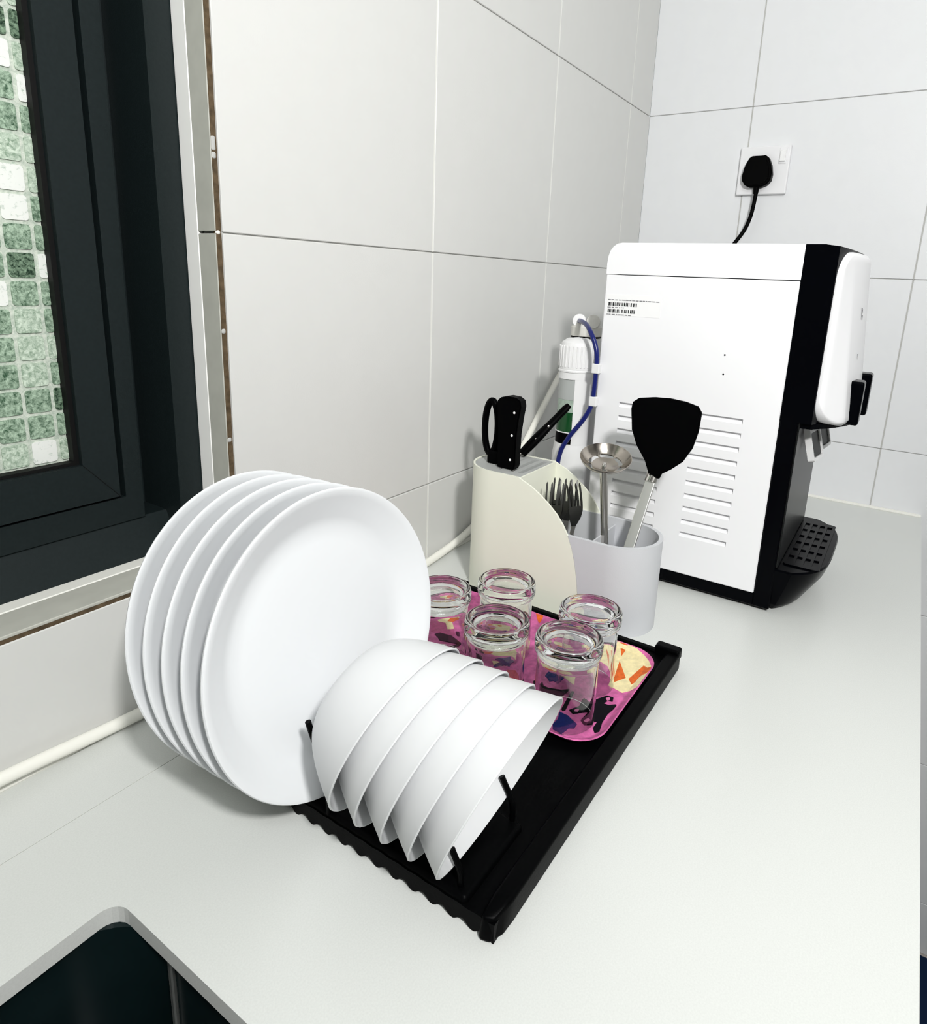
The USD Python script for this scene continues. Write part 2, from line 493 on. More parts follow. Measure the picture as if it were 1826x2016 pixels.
# ---------------------------------------------------------------- worktop and sink
YE = -0.5832
STREAK_Y = -0.2015
SX0, SX1, SY0, SY1 = -1.70, -1.2190, -0.490, -0.1585
wt = thing('worktop', 'white quartz kitchen worktop with an undermount sink cut-out', 'worktop', (-1.4, YE, -0.012))
slab = sg.box(-2.95, YE, -0.0005, -0.0733).difference(rrect(SX0, SX1, SY0, SY1, 0.012, 5))
part('slab', extr(slab, 0.012, 'z', -0.012), 'quartz', wt, smooth=False)
part('back_strip', box(-2.95, -0.0005, -0.0727, -0.0002, -0.012, 0.0), 'quartz', wt, smooth=False)
part('front_apron', box(-2.95, -0.0005, YE, YE + 0.02, -0.040, -0.0121), 'quartz', wt, smooth=False)
sk = thing('sink', 'dark steel sink basin set under the worktop by the window', 'sink', ((SX0 + SX1) / 2, (SY0 + SY1) / 2, -0.22))
outer, inner = rrect(SX0 - 0.012, SX1 + 0.012, SY0 - 0.012, SY1 + 0.012, 0.052, 12), rrect(SX0 - 0.008, SX1 + 0.008, SY0 - 0.008, SY1 + 0.008, 0.048, 12)
part('basin_wall', extr(outer.difference(inner), 0.20, 'z', -0.2122), 'sink_steel', sk)
part('added_streak', rod([-1.2124, STREAK_Y, -0.0125], [-1.2124, STREAK_Y, -0.2110], 0.0020, 10), 'steel_brushed', sk)  # added strip standing in for a bright reflection streak on the basin wall
part('basin_floor', extr(outer, 0.004, 'z', -0.2162), 'sink_steel', sk, smooth=False)
part('drain', lathe([(0.012, -0.2117), (0.040, -0.2117), (0.044, -0.2122), (0.012, -0.2122)], 32, ((SX0 + SX1) / 2, (SY0 + SY1) / 2, 0)), 'steel', sk)

alone('floor_mat', rbox(-1.10, -0.015, -1.15, -0.60, -ZC + 0.0, -ZC + 0.012, 0.005, 8), 'mat_blue', 'dark blue mat on the floor, a sliver showing past the worktop front', 'floor mat')

cb = thing('base_cabinet', 'plain white base cabinet carrying the worktop', 'cabinet', (-1.4, -0.555, -ZC))
part('plinth', box(-2.94, -0.004, -0.515, -0.500, -ZC, -ZC + 0.10), 'plaster', cb, smooth=False)
part('rear_rail', box(-2.94, -0.004, -0.020, -0.004, -ZC, -0.0125), 'plaster', cb, smooth=False)
part('side_panel', box(-2.94, -2.925, -0.540, -0.021, -ZC, -0.0125), 'plaster', cb, smooth=False)
part('side_panel', box(-0.020, -0.004, -0.540, -0.021, -ZC, -0.0125), 'plaster', cb, smooth=False)
for k in range(6):
    x0 = -2.938 + k * 0.4885
    dr_ = part('door', box(x0 + 0.0015, x0 + 0.4870, -0.560, -0.542, -ZC + 0.105, -0.046, 0.0015), 'plaster', cb, smooth=False)
    part('handle', sweep(spline([(x0 + 0.43, -0.560, -0.20), (x0 + 0.43, -0.580, -0.195), (x0 + 0.43, -0.580, -0.105), (x0 + 0.43, -0.560, -0.10)], 16), 0.004, 8), 'steel', dr_)
# ---------------------------------------------------------------- drying rack
RX0, RX1, RY0, RY1 = -1.1120, -0.7520, -0.3705, -0.0920
rk = thing('drying_rack', 'black plastic dish drying rack holding plates, bowls and a tray', 'dish rack', ((RX0 + RX1) / 2, (RY0 + RY1) / 2, 0.0))
ys = np.linspace(RY0 + 0.003, RY1, 260)
wave = 0.0042 - 0.0042 * np.cos((ys - RY0 - 0.003) / 0.0155 * 2 * np.pi)
low = np.stack([ys, np.clip(wave * 0.55, 0.0002, 0.0046)], 1)
top = np.stack([ys[::-1], 0.0140 + 0.0003 * np.cos((ys[::-1] - RY0) / 0.0155 * 2 * np.pi)], 1)
part('ribbed_base', extr(poly(np.vstack([low, top])), RX1 - RX0 - 0.006, 'x', RX0 + 0.003), 'rack_black', rk, smooth=40)
bar = poly([(-0.3705, 0.0015), (-0.3700, 0.0185), (-0.3690, 0.0200), (-0.3600, 0.0205), (-0.3585, 0.0195), (-0.3575, 0.0070), (-0.3575, 0.0030)])
ball = m3.Manifold.sphere(0.0030, 12)
corner = [(RX0 + 0.003, -0.3605, 0.0030), (RX0 + 0.005, -0.3605, 0.0140), (RX0 + 0.004, -0.3640, 0.0030), (RX0 + 0.007, -0.3640, 0.0140), (RX0 + 0.011, -0.3668, 0.0030), (RX0 + 0.014, -0.3660, 0.0160),
          (RX0 + 0.022, -0.3675, 0.0030), (RX0 + 0.022, -0.3675, 0.0175), (RX0 + 0.018, -0.3605, 0.0175), (RX1 - 0.003, -0.3675, 0.0030), (RX1 - 0.003, -0.3675, 0.0175), (RX1 - 0.003, -0.3605, 0.0175), (RX1 - 0.003, -0.3605, 0.0060)]
fr = tm(m3.Manifold.batch_hull([ball.translate(list(c)) for c in corner]))
part('side_rail', fr, 'rack_black', rk, label='raised front rail')
part('side_rail', extr(affinity.scale(bar, -1, 1, origin=((RY0 + RY1) / 2, 0)), RX1 - RX0, 'x', RX0), 'rack_black', rk, label='raised rear rail')
part('end_rail', box(RX1 - 0.008, RX1, -0.3570, RY1 - 0.006, 0.001, 0.0170, 0.0015), 'rack_black', rk)
part('corner_cap', rbox(RX1 - 0.010, RX1 + 0.003, -0.3707, -0.3450, 0.012, 0.0245, 0.0025, 10), 'rack_black', rk)
mod = part('plate_holder', join(rbox(-1.1080, -1.0360, -0.3460, -0.1050, 0.0060, 0.0180, 0.0040, 14)), 'rack_black', rk, label='removable bar with pins that keep plates upright')
for x in (-1.0385, -1.1010):
    for y in (-0.3375, -0.2265, -0.1170):
        h = 0.034 if x > -1.06 else (0.026 if y < -0.3 else 0.034)
        if x < -1.06 and y == -0.2265:
            pts = [(x - 0.005, -0.2275, 0.015), (x - 0.007, -0.2270, 0.045), (x - 0.0145, -0.2190, 0.0920)]
        else:
            pts = [(x, y, 0.015), (x, y + 0.001, 0.015 + h * 0.5), (x, y + h * 0.30, 0.015 + h)]
        part('pin', sweep(spline(pts, 16), 0.0021, 10), 'rack_black', mod)
part('ridge', box(-1.1060, -1.0380, -0.3492, -0.3470, 0.0050, 0.0100, 0.0009), 'rack_black', mod)

# ---------------------------------------------------------------- plates
PLATE = [(0, -0.0165), (0.070, -0.0165), (0.080, -0.0155), (0.088, -0.0125), (0.1035, -0.0022), (0.1080, -0.0002), (0.1096, -0.0002), (0.1102, -0.0012), (0.1096, -0.0030),
         (0.1050, -0.0055), (0.0905, -0.0160), (0.0820, -0.0195), (0.0700, -0.0200), (0.0690, -0.0212), (0.0660, -0.0212), (0.0650, -0.0195), (0, -0.0190)]


def plate_pose(k):
    el, th = math.radians(14.0 - 1.45 * k), math.radians(1.0)
    n = (math.sin(th) * math.cos(el), -math.cos(th) * math.cos(el), math.sin(el))
    return frame_matrix((-1.0763 + 0.001 * k, -0.1345 - 0.0177 * k, 0.1283), n, (1, 0, 0))


def pl(k):
    return ['white round dinner plate, rearmost of the five standing in the rack', 'white round dinner plate, second from the rear of the standing row',
            'white round dinner plate, middle one of the five standing in the rack', 'white round dinner plate, second from the front of the standing row',
            'white round dinner plate, frontmost of the row, its whole face showing'][k]


plate = local_thing('dinner_plate', pl(4), 'plate', plate_pose(4), 'white plates standing in the rack')
part('body', lathe(PLATE, 128), 'melamine', plate, smooth=35)
part('foot_ring', lathe([(0.0655, -0.0212), (0.0680, -0.0212), (0.0680, -0.0190), (0.0655, -0.0190)], 96), 'melamine', plate, smooth=35)
for k in (3, 2, 1, 0):
    dup(plate, pl(k), plate_pose(k))

# ---------------------------------------------------------------- bowls
BR, BB, BD = 0.0634, 0.0295, 0.0455
ts = np.linspace(0, 1, 22) ** 1.6
outw = [(BB + (BR - BB) * t ** 0.48, -BD * (1 - t)) for t in ts]
inw = [(max(0, BB - 0.0017 + (BR - BB) * t ** 0.48), -BD * (1 - t) + 0.0024 * (1 - t)) for t in ts]
BOWL = [(0, -BD)] + outw[:-1] + [(BR, -0.0008), (BR - 0.0005, 0.0), (BR - 0.0012, 0.0)] + [p for p in inw[::-1][1:]] + [(0, -BD + 0.0024)]
C5, SV = np.array([-1.0765, -0.3510, 0.0812]), np.array([0.0011, -0.0201, -0.0019])


def bowl_pose(k):
    el, th = math.radians(-20.9), math.radians(1.3)
    n = (math.sin(th) * math.cos(el), -math.cos(th) * math.cos(el), math.sin(el))
    return frame_matrix(C5 - SV * (4 - k), n, (1, 0, 0))


def bl(k):
    return ['small white bowl on its side, nearest the standing plates', 'small white bowl on its side, second from the plates', 'small white bowl on its side, middle of the five nested bowls',
            'small white bowl on its side, second from the open front end', 'small white bowl on its side at the open front end, its inside showing'][k]


bowl = local_thing('bowl', bl(4), 'bowl', bowl_pose(4), 'white bowls nested on their sides in the rack')
part('body', lathe(BOWL, 128), 'bowl_white', bowl, smooth=35)
part('foot_ring', lathe([(0.0205, -BD - 0.0012), (0.0230, -BD - 0.0012), (0.0236, -BD + 0.0003), (0.0200, -BD + 0.0003)], 64), 'bowl_white', bowl, smooth=35)
for k in (3, 2, 1, 0):
    dup(bowl, bl(k), bowl_pose(k))

# ---------------------------------------------------------------- patterned tray
TX, TY, TZ = -0.8580, -0.2280, 0.0145
HX, HY, RC = 0.0860, 0.1285, 0.029
ft = thing('serving_tray', 'pink floral melamine tray under the upturned glasses in the rack', 'tray', (TX, TY, TZ))


def tray_loop(inset, z, r):
    q = rrect(-HX + inset, HX - inset, -HY + inset, HY - inset, r, 8)
    c = np.array(q.exterior.coords)[:-1]
    return np.column_stack([c[:, 0] + TX, c[:, 1] + TY, np.full(len(c), z)])


def loft(loops, cap_first=True, cap_last=True):
    n = len(loops[0])
    v = np.vstack(loops + [loops[0].mean(0)[None], loops[-1].mean(0)[None]])
    f = []
    for i in range(len(loops) - 1):
        for j in range(n):
            k = (j + 1) % n
            f += [(i * n + j, i * n + k, (i + 1) * n + k), (i * n + j, (i + 1) * n + k, (i + 1) * n + j)]
    e = len(v) - 2
    for j in range(n):
        k = (j + 1) % n
        if cap_first:
            f.append((e, k, j))
        if cap_last:
            f.append((e + 1, (len(loops) - 1) * n + j, (len(loops) - 1) * n + k))
    return trimesh.Trimesh(v, np.array(f), process=False)


part('body', loft([tray_loop(0.010, TZ, RC - 0.008), tray_loop(0.006, TZ + 0.0008, RC - 0.005), tray_loop(0.0005, TZ + 0.0058, RC), tray_loop(0.0, TZ + 0.0066, RC),
                   tray_loop(0.0010, TZ + 0.0070, RC), tray_loop(0.0016, TZ + 0.0066, RC), tray_loop(0.0062, TZ + 0.0032, RC - 0.004), tray_loop(0.0085, TZ + 0.0026, RC - 0.006)]), 'print_pink', ft, smooth=40)
TFZ = TZ + 0.0026
floor_poly = rrect(-HX + 0.0070, HX - 0.0070, -HY + 0.0070, HY - 0.0070, RC - 0.005, 8)
PRINTS = [
    ('cream_patch', 'cream', [(np.float64(83.2), np.float64(-59.9)), (np.float64(83.2), np.float64(-77.1)), (np.float64(91.6), np.float64(-75.8)), (np.float64(95.1), np.float64(-102.3)), (np.float64(82.9), np.float64(-115.7)), (np.float64(66.4), np.float64(-121.9)), (np.float64(40.4), np.float64(-124.3)), (np.float64(18.9), np.float64(-121.8)), (np.float64(6.2), np.float64(-111.8)), (np.float64(10.1), np.float64(-96.0)), (np.float64(31.6), np.float64(-93.9)), (np.float64(42.3), np.float64(-86.6)), (np.float64(46.1), np.float64(-74.8)), (np.float64(38.7), np.float64(-67.7)), (np.float64(60.5), np.float64(-55.9))]),
    ('orange_patch', 'orange', [(np.float64(90.4), np.float64(-75.8)), (np.float64(90.5), np.float64(-86.9)), (np.float64(64.6), np.float64(-88.2))]),
    ('orange_patch', 'orange', [(np.float64(55.2), np.float64(-89.9)), (np.float64(30.7), np.float64(-106.0)), (np.float64(15.7), np.float64(-98.5))]),
    ('orange_patch', 'orange', [(np.float64(89.8), np.float64(-102.7)), (np.float64(88.9), np.float64(-106.1)), (np.float64(81.5), np.float64(-113.7)), (np.float64(72.0), np.float64(-111.1))]),
    ('orange_patch', 'orange', [(np.float64(61.7), np.float64(-112.8)), (np.float64(58.5), np.float64(-122.2)), (np.float64(48.1), np.float64(-121.6)), (np.float64(23.6), np.float64(-114.4)), (np.float64(30.9), np.float64(-108.8))]),
    ('orange_patch', 'orange', [(np.float64(78.3), np.float64(-70.6)), (np.float64(65.8), np.float64(-81.0)), (np.float64(43.4), np.float64(-88.1))]),
    ('black_leaf', 'black', [(np.float64(-18.5), np.float64(-86.6)), (np.float64(-22.7), np.float64(-95.1)), (np.float64(-15.7), np.float64(-97.6)), (np.float64(-7.0), np.float64(-102.3)), (np.float64(-6.0), np.float64(-108.4)), (np.float64(-11.9), np.float64(-109.9)), (np.float64(-13.1), np.float64(-105.8)), (np.float64(-19.6), np.float64(-104.0)), (np.float64(-19.1), np.float64(-109.2)), (np.float64(-13.2), np.float64(-115.0)), (np.float64(-21.7), np.float64(-114.8)), (np.float64(-31.0), np.float64(-113.3)), (np.float64(-44.8), np.float64(-113.9)), (np.float64(-57.8), np.float64(-116.9)), (np.float64(-61.3), np.float64(-114.1)), (np.float64(-56.4), np.float64(-110.6)), (np.float64(-44.4), np.float64(-110.1)), (np.float64(-51.8), np.float64(-106.3)), (np.float64(-56.3), np.float64(-101.3)), (np.float64(-52.5), np.float64(-96.8)), (np.float64(-37.3), np.float64(-98.0)), (np.float64(-43.5), np.float64(-91.7)), (np.float64(-48.2), np.float64(-87.5)), (np.float64(-45.4), np.float64(-82.4)), (np.float64(-34.9), np.float64(-87.7)), (np.float64(-27.1), np.float64(-86.8))]),
    ('black_stroke', 'black', [(np.float64(-15.2), np.float64(-71.6)), (np.float64(-14.3), np.float64(-74.1)), (np.float64(-47.4), np.float64(-79.7)), (np.float64(-50.1), np.float64(-78.2)), (np.float64(-48.2), np.float64(-76.3))]),
    ('pink_spot', 'pink2', [(np.float64(-40.6), np.float64(-86.6)), (np.float64(-39.2), np.float64(-89.7)), (np.float64(-43.3), np.float64(-89.8)), (np.float64(-44.7), np.float64(-86.7))]),
    ('pink_spot', 'pink2', [(np.float64(-10.9), np.float64(-103.0)), (np.float64(-8.1), np.float64(-105.6)), (np.float64(-11.2), np.float64(-107.3)), (np.float64(-14.3), np.float64(-105.4))]),
    ('pink_spot', 'pink2', [(np.float64(-51.6), np.float64(-99.1)), (np.float64(-46.2), np.float64(-101.1)), (np.float64(-47.6), np.float64(-103.6)), (np.float64(-53.0), np.float64(-101.5))]),
    ('blue_flower', 'navy', [(np.float64(-52.8), np.float64(-76.8)), (np.float64(-53.1), np.float64(-85.2)), (np.float64(-55.7), np.float64(-89.3)), (np.float64(-59.1), np.float64(-96.3)), (np.float64(-65.1), np.float64(-96.5)), (np.float64(-68.0), np.float64(-92.5)), (np.float64(-71.1), np.float64(-92.3)), (np.float64(-77.9), np.float64(-91.2)), (np.float64(-76.7), np.float64(-82.6)), (np.float64(-71.2), np.float64(-79.7)), (np.float64(-63.1), np.float64(-80.1))]),
    ('blue_flower', 'navy', [(np.float64(7.3), np.float64(-33.8)), (np.float64(7.1), np.float64(-39.2)), (np.float64(12.0), np.float64(-43.0)), (np.float64(5.7), np.float64(-48.2)), (np.float64(3.9), np.float64(-53.8)), (np.float64(-3.8), np.float64(-54.0)), (np.float64(-10.3), np.float64(-54.3)), (np.float64(-10.1), np.float64(-48.1)), (np.float64(-14.2), np.float64(-45.1)), (np.float64(-9.7), np.float64(-40.7)), (np.float64(-7.7), np.float64(-35.5)), (np.float64(-0.3), np.float64(-34.7))]),
    ('cream_patch', 'cream', [(np.float64(11.6), np.float64(-45.3)), (np.float64(17.3), np.float64(-61.1)), (np.float64(-2.6), np.float64(-68.6)), (np.float64(1.5), np.float64(-58.5))]),
    ('black_leaf', 'black', [(np.float64(-27.7), np.float64(-37.1)), (np.float64(-21.0), np.float64(-38.5)), (np.float64(-26.1), np.float64(-44.3)), (np.float64(-25.6), np.float64(-50.1)), (np.float64(-20.8), np.float64(-61.6)), (np.float64(-11.7), np.float64(-68.9)), (np.float64(-32.5), np.float64(-67.5)), (np.float64(-38.5), np.float64(-57.0)), (np.float64(-37.1), np.float64(-44.3))]),
    ('cream_patch', 'cream', [(np.float64(37.3), np.float64(-3.4)), (np.float64(42.8), np.float64(-38.3)), (np.float64(27.2), np.float64(-52.3)), (np.float64(14.6), np.float64(-35.3)), (np.float64(18.2), np.float64(-17.2))]),
    ('orange_patch', 'orange', [(np.float64(20.0), np.float64(-19.5)), (np.float64(22.3), np.float64(-31.3)), (np.float64(19.2), np.float64(-41.5)), (np.float64(14.2), np.float64(-29.1))]),
    ('cream_patch', 'cream', [(np.float64(28.9), np.float64(119.7)), (np.float64(45.2), np.float64(118.3)), (np.float64(59.8), np.float64(104.9)), (np.float64(55.1), np.float64(99.6)), (np.float64(25.6), np.float64(93.9)), (np.float64(12.9), np.float64(81.9)), (np.float64(6.4), np.float64(87.9)), (np.float64(20.3), np.float64(101.0)), (np.float64(21.9), np.float64(112.3))]),
    ('orange_patch', 'orange', [(np.float64(48.7), np.float64(113.6)), (np.float64(54.4), np.float64(103.2)), (np.float64(43.3), np.float64(92.4)), (np.float64(27.4), np.float64(94.2)), (np.float64(28.3), np.float64(103.9))]),
    ('black_leaf', 'black', [(np.float64(-12.6), np.float64(93.1)), (np.float64(-6.1), np.float64(89.3)), (np.float64(-4.2), np.float64(74.4)), (np.float64(-10.0), np.float64(58.1)), (np.float64(-14.3), np.float64(61.5)), (np.float64(-19.9), np.float64(80.9)), (np.float64(-16.2), np.float64(85.6))]),
    ('black_stroke', 'black', [(np.float64(-8.3), np.float64(58.3)), (np.float64(-11.4), np.float64(55.3)), (np.float64(-30.8), np.float64(60.6)), (np.float64(-36.1), np.float64(73.3)), (np.float64(-33.8), np.float64(76.0)), (np.float64(-27.4), np.float64(64.0))]),
    ('black_leaf', 'black', [(np.float64(11.8), np.float64(58.2)), (np.float64(14.3), np.float64(52.4)), (np.float64(8.0), np.float64(43.7)), (np.float64(1.3), np.float64(38.4)), (np.float64(1.2), np.float64(45.6)), (np.float64(3.7), np.float64(51.8))]),
    ('black_leaf', 'black', [(np.float64(-10.1), np.float64(44.3)), (np.float64(-8.4), np.float64(37.4)), (np.float64(-16.1), np.float64(29.6)), (np.float64(-22.9), np.float64(27.8)), (np.float64(-20.9), np.float64(36.1))]),
    ('black_leaf', 'black', [(np.float64(7.6), np.float64(76.2)), (np.float64(9.7), np.float64(70.9)), (np.float64(1.6), np.float64(64.3)), (np.float64(0.0), np.float64(68.9))]),
    ('cream_patch', 'cream', [(np.float64(31.9), np.float64(77.6)), (np.float64(47.4), np.float64(49.3)), (np.float64(52.4), np.float64(24.4)), (np.float64(32.6), np.float64(8.5)), (np.float64(3.9), np.float64(-3.8)), (np.float64(12.6), np.float64(11.7)), (np.float64(5.0), np.float64(26.4)), (np.float64(8.2), np.float64(33.8)), (np.float64(25.8), np.float64(39.5)), (np.float64(27.6), np.float64(65.0))]),
    ('orange_patch', 'orange', [(np.float64(13.2), np.float64(48.9)), (np.float64(21.1), np.float64(38.4)), (np.float64(13.2), np.float64(34.3)), (np.float64(3.9), np.float64(37.3)), (np.float64(4.7), np.float64(43.3))]),
    ('orange_patch', 'orange', [(np.float64(37.1), np.float64(44.7)), (np.float64(41.0), np.float64(36.9)), (np.float64(34.0), np.float64(33.6)), (np.float64(29.4), np.float64(37.2))]),
    ('orange_patch', 'orange', [(np.float64(31.6), np.float64(75.4)), (np.float64(34.7), np.float64(66.0)), (np.float64(31.0), np.float64(50.2)), (np.float64(20.8), np.float64(58.6))]),
    ('blue_flower', 'navy', [(np.float64(-0.3), np.float64(15.2)), (np.float64(1.7), np.float64(10.3)), (np.float64(8.7), np.float64(7.6)), (np.float64(1.0), np.float64(2.2)), (np.float64(-0.4), np.float64(-4.6)), (np.float64(-5.8), np.float64(-1.8)), (np.float64(-14.8), np.float64(-4.7)), (np.float64(-13.9), np.float64(2.6)), (np.float64(-27.0), np.float64(9.7)), (np.float64(-16.9), np.float64(10.9)), (np.float64(-10.1), np.float64(8.3)), (np.float64(-10.0), np.float64(17.0))]),
    ('cream_flower', 'cream', [(np.float64(-3.1), np.float64(10.0)), (np.float64(0.2), np.float64(7.7)), (np.float64(-1.4), np.float64(3.3)), (np.float64(-7.3), np.float64(2.4)), (np.float64(-8.3), np.float64(6.0))]),
    ('cream_flower', 'cream', [(np.float64(19.7), np.float64(25.7)), (np.float64(22.3), np.float64(17.5)), (np.float64(14.1), np.float64(14.3)), (np.float64(10.7), np.float64(21.1))]),
    ('cream_flower', 'cream', [(np.float64(-14.0), np.float64(17.9)), (np.float64(-11.6), np.float64(12.5)), (np.float64(-14.3), np.float64(7.5)), (np.float64(-19.7), np.float64(12.6))]),
    ('red_patch', 'red', [(np.float64(-21.9), np.float64(-5.6)), (np.float64(-17.0), np.float64(-14.2)), (np.float64(-22.5), np.float64(-23.1)), (np.float64(-34.2), np.float64(-29.0)), (np.float64(-37.4), np.float64(-15.0))]),
    ('black_leaf', 'black', [(np.float64(-27.5), np.float64(-36.2)), (np.float64(-22.2), np.float64(-39.6)), (np.float64(-29.5), np.float64(-45.1)), (np.float64(-37.7), np.float64(-43.4))]),
    ('magenta_patch', 'magenta', [(np.float64(17.3), np.float64(121.1)), (np.float64(25.9), np.float64(115.3)), (np.float64(18.5), np.float64(100.7)), (np.float64(6.0), np.float64(88.5)), (np.float64(10.4), np.float64(80.1)), (np.float64(2.2), np.float64(73.3)), (np.float64(-4.6), np.float64(75.0)), (np.float64(-4.9), np.float64(90.2)), (np.float64(-10.2), np.float64(99.8))]),
    ('orange_patch', 'orange', [(np.float64(89.0), np.float64(27.6)), (np.float64(89.9), np.float64(12.9)), (np.float64(72.2), np.float64(11.8))]),
]
rim_poly = rrect(-HX + 0.0016, HX - 0.0016, -HY + 0.0016, HY - 0.0016, RC, 8)
rim_edge = rrect(-HX, HX, -HY, HY, RC, 8).exterior
for k, (nm, look, pts) in enumerate(PRINTS):
    q = poly([(x / 1000, y / 1000) for x, y in pts]).buffer(0)
    if look in ('navy', 'black', 'pink2'):
        q = q.buffer(0.0008, quad_segs=4).buffer(-0.0016, quad_segs=4).buffer(0.0009, quad_segs=4)
    full = affinity.translate(q, -0.857 - TX, -0.233 - TY).intersection(rim_poly)
    q = affinity.translate(q, -0.857 - TX, -0.233 - TY).intersection(floor_poly)
    if q.is_empty:
        continue
    h = {'magenta': 0.00015, 'cream': 0.0003, 'orange': 0.00042, 'red': 0.00042, 'navy': 0.00054, 'black': 0.00066, 'pink2': 0.0008}[look] + 0.000003 * k
    for g in getattr(q, 'geoms', [q]):
        if g.area < 1e-6:
            continue
        ms = [extr(affinity.translate(g, TX, TY), h + 0.0004, 'z', TFZ - 0.0004)]
        for s_ in getattr(full.difference(floor_poly.buffer(-0.0008)), 'geoms', [full.difference(floor_poly.buffer(-0.0008))]):      # the print runs on up the sloping rim
            if s_.area > 2e-6 and s_.geom_type == 'Polygon' and s_.distance(g) < 1e-5:
                m = extr(affinity.translate(s_.segmentize(0.003), TX, TY), 0.001, 'z', 0.0)
                d = np.array([rim_edge.distance(sg.Point(a[0] - TX, a[1] - TY)) for a in m.vertices])
                m.vertices[:, 2] = np.where(m.vertices[:, 2] > 0.0005, h, -0.0004) + TZ + np.interp(d, [0.0012, 0.0062, 0.0085], [0.0066, 0.0032, 0.0026])
                ms.append(m)
        part(nm, join(*ms), 'print_' + look, ft, smooth=False)

# ---------------------------------------------------------------- glasses, upside down on the tray
GH = 0.0770
GLASS = [(0.0258, 0.0006), (0.0264, 0.0), (0.0272, 0.0006), (0.0271, 0.0080), (0.0266, 0.0350), (0.0263, 0.0590), (0.0266, 0.0612), (0.0286, 0.0632), (0.0292, 0.0660), (0.0292, 0.0720), (0.0288, 0.0748),
         (0.0278, 0.0765), (0.0264, 0.0770), (0.0252, 0.0766), (0.0240, 0.0754), (0.0228, 0.0746), (0.0190, 0.0742), (0.0120, 0.0741), (0.0, 0.0740), (0.0, 0.0668), (0.0120, 0.0666), (0.0200, 0.0658), (0.0234, 0.0630),
         (0.0242, 0.0520), (0.0248, 0.0350), (0.0254, 0.0080)]
GZ = TFZ + 0.0011
spots = [(-0.9130, -0.3150, 'clear tumbler upside down, the front one beside the open bowl'),
         (-0.9250, -0.2500, 'clear tumbler upside down behind the bowls, in front of the rearmost pair'),
         (-0.8540, -0.2170, 'clear tumbler upside down against the cream knife holder'),
         (-0.8555, -0.3090, 'clear tumbler upside down in front of the grey cutlery cup'),
         (-0.9070, -0.1750, 'clear tumbler upside down, partly hidden behind the standing plates')]


def at(x, y, z):
    m = np.eye(4)
    m[:3, 3] = x, y, z
    return m


tumbler = local_thing('tumbler', spots[0][2], 'glass', at(spots[0][0], spots[0][1], GZ), 'upturned tumblers on the tray')
part('body', lathe(GLASS, 96), 'glass', tumbler, smooth=50)
for x, y, lab in spots[1:]:
    dup(tumbler, lab, at(x, y, GZ))

# ---------------------------------------------------------------- knife and cutlery holder
HXC, HR, HY0, HY1 = -0.6900, 0.0475, -0.1200, -0.2715        # stadium plan: axis, radius, centres of the two round ends
ZB = 0.163
hd = thing('knife_holder', 'cream knife and cutlery holder with a grey cup, behind the glasses', 'knife holder', (HXC, (HY0 + HY1) / 2, 0.0))


def stadium(r):
    return sg.LineString([(HXC, HY0), (HXC, HY1)]).buffer(r, quad_segs=24)


T = 0.0024
shell = extr(stadium(HR).difference(stadium(HR - T)), ZB, 'z', 0.0)
side = [(0.0, 0.0), (-0.0, ZB + 0.001), (-0.1555, ZB + 0.001), (-0.1640, 0.1600), (-0.1750, 0.1555), (-0.1880, 0.1475), (-0.2000, 0.1385), (-0.2105, 0.1290), (-0.2190, 0.1185),
        (-0.2260, 0.1070), (-0.2320, 0.0930), (-0.2370, 0.0760), (-0.2410, 0.0560), (-0.2450, 0.0300), (-0.2480, -0.001), (0.0, -0.001)]
cut = extr(poly([(a, b) for a, b in side]), 0.2, 'x', HXC - 0.1)
part('casing', tm(man(shell) ^ man(cut)), 'cream_plastic', hd, smooth=25, label='cream casing with curved front cut')
cupwall = extr(stadium(HR - T).difference(stadium(HR - 2 * T)), 0.1075, 'z', 0.0)
rim_out = extr(stadium(HR).difference(stadium(HR - T - 0.0001)), 0.1075, 'z', 0.0)
notch = tm(man(rim_out) - man(extr(affinity.translate(poly([(a - 0.0003, b) for a, b in side]), 0, 0), 0.2, 'x', HXC - 0.1)))
ycut = box(HXC - 0.1, HXC + 0.1, -0.5, -0.1600, -0.01, 0.2)
cup = part('cutlery_cup', tm((man(cupwall) ^ man(ycut)) + man(notch)), 'grey_plastic', hd, smooth=25, label='grey cutlery cup')
part('cup_floor', extr(stadium(HR - 2 * T).intersection(sg.box(-1, -0.5, 0, -0.1600)), 0.004, 'z', 0.0), 'grey_plastic', cup, smooth=False)
part('cup_divider', box(HXC - HR + 2 * T, HXC + HR - 2 * T, -0.2480, -0.2462, 0.004, 0.0985), 'grey_plastic', cup, smooth=False)
part('inner_wall', box(HXC - HR + T, HXC + HR - T, -0.1600, -0.1575, 0.0, ZB - 0.001), 'cream_plastic', hd, smooth=False)
slots = [affinity.rotate(sg.box(HXC - 0.028, y - 0.0030, HXC + 0.038, y + 0.0030), 0) for y in (-0.1490, -0.1360)]
hole = sg.box(HXC - 0.030, -0.1225, HXC + 0.036, -0.1195)
plan = stadium(HR - T - 0.0002).intersection(sg.box(-1, -0.1574, 0, 0.1))
block = m3.Manifold.extrude(cross(plan), 0.0115).translate([0, 0, ZB - 0.0125])
for s_ in slots + [hole]:
    block = block - m3.Manifold.extrude(cross(s_), 0.02).translate([0, 0, ZB - 0.0075])
part('slotted_top', tm(block), 'slot_plastic', hd, smooth=False, label='grey top with knife slots')

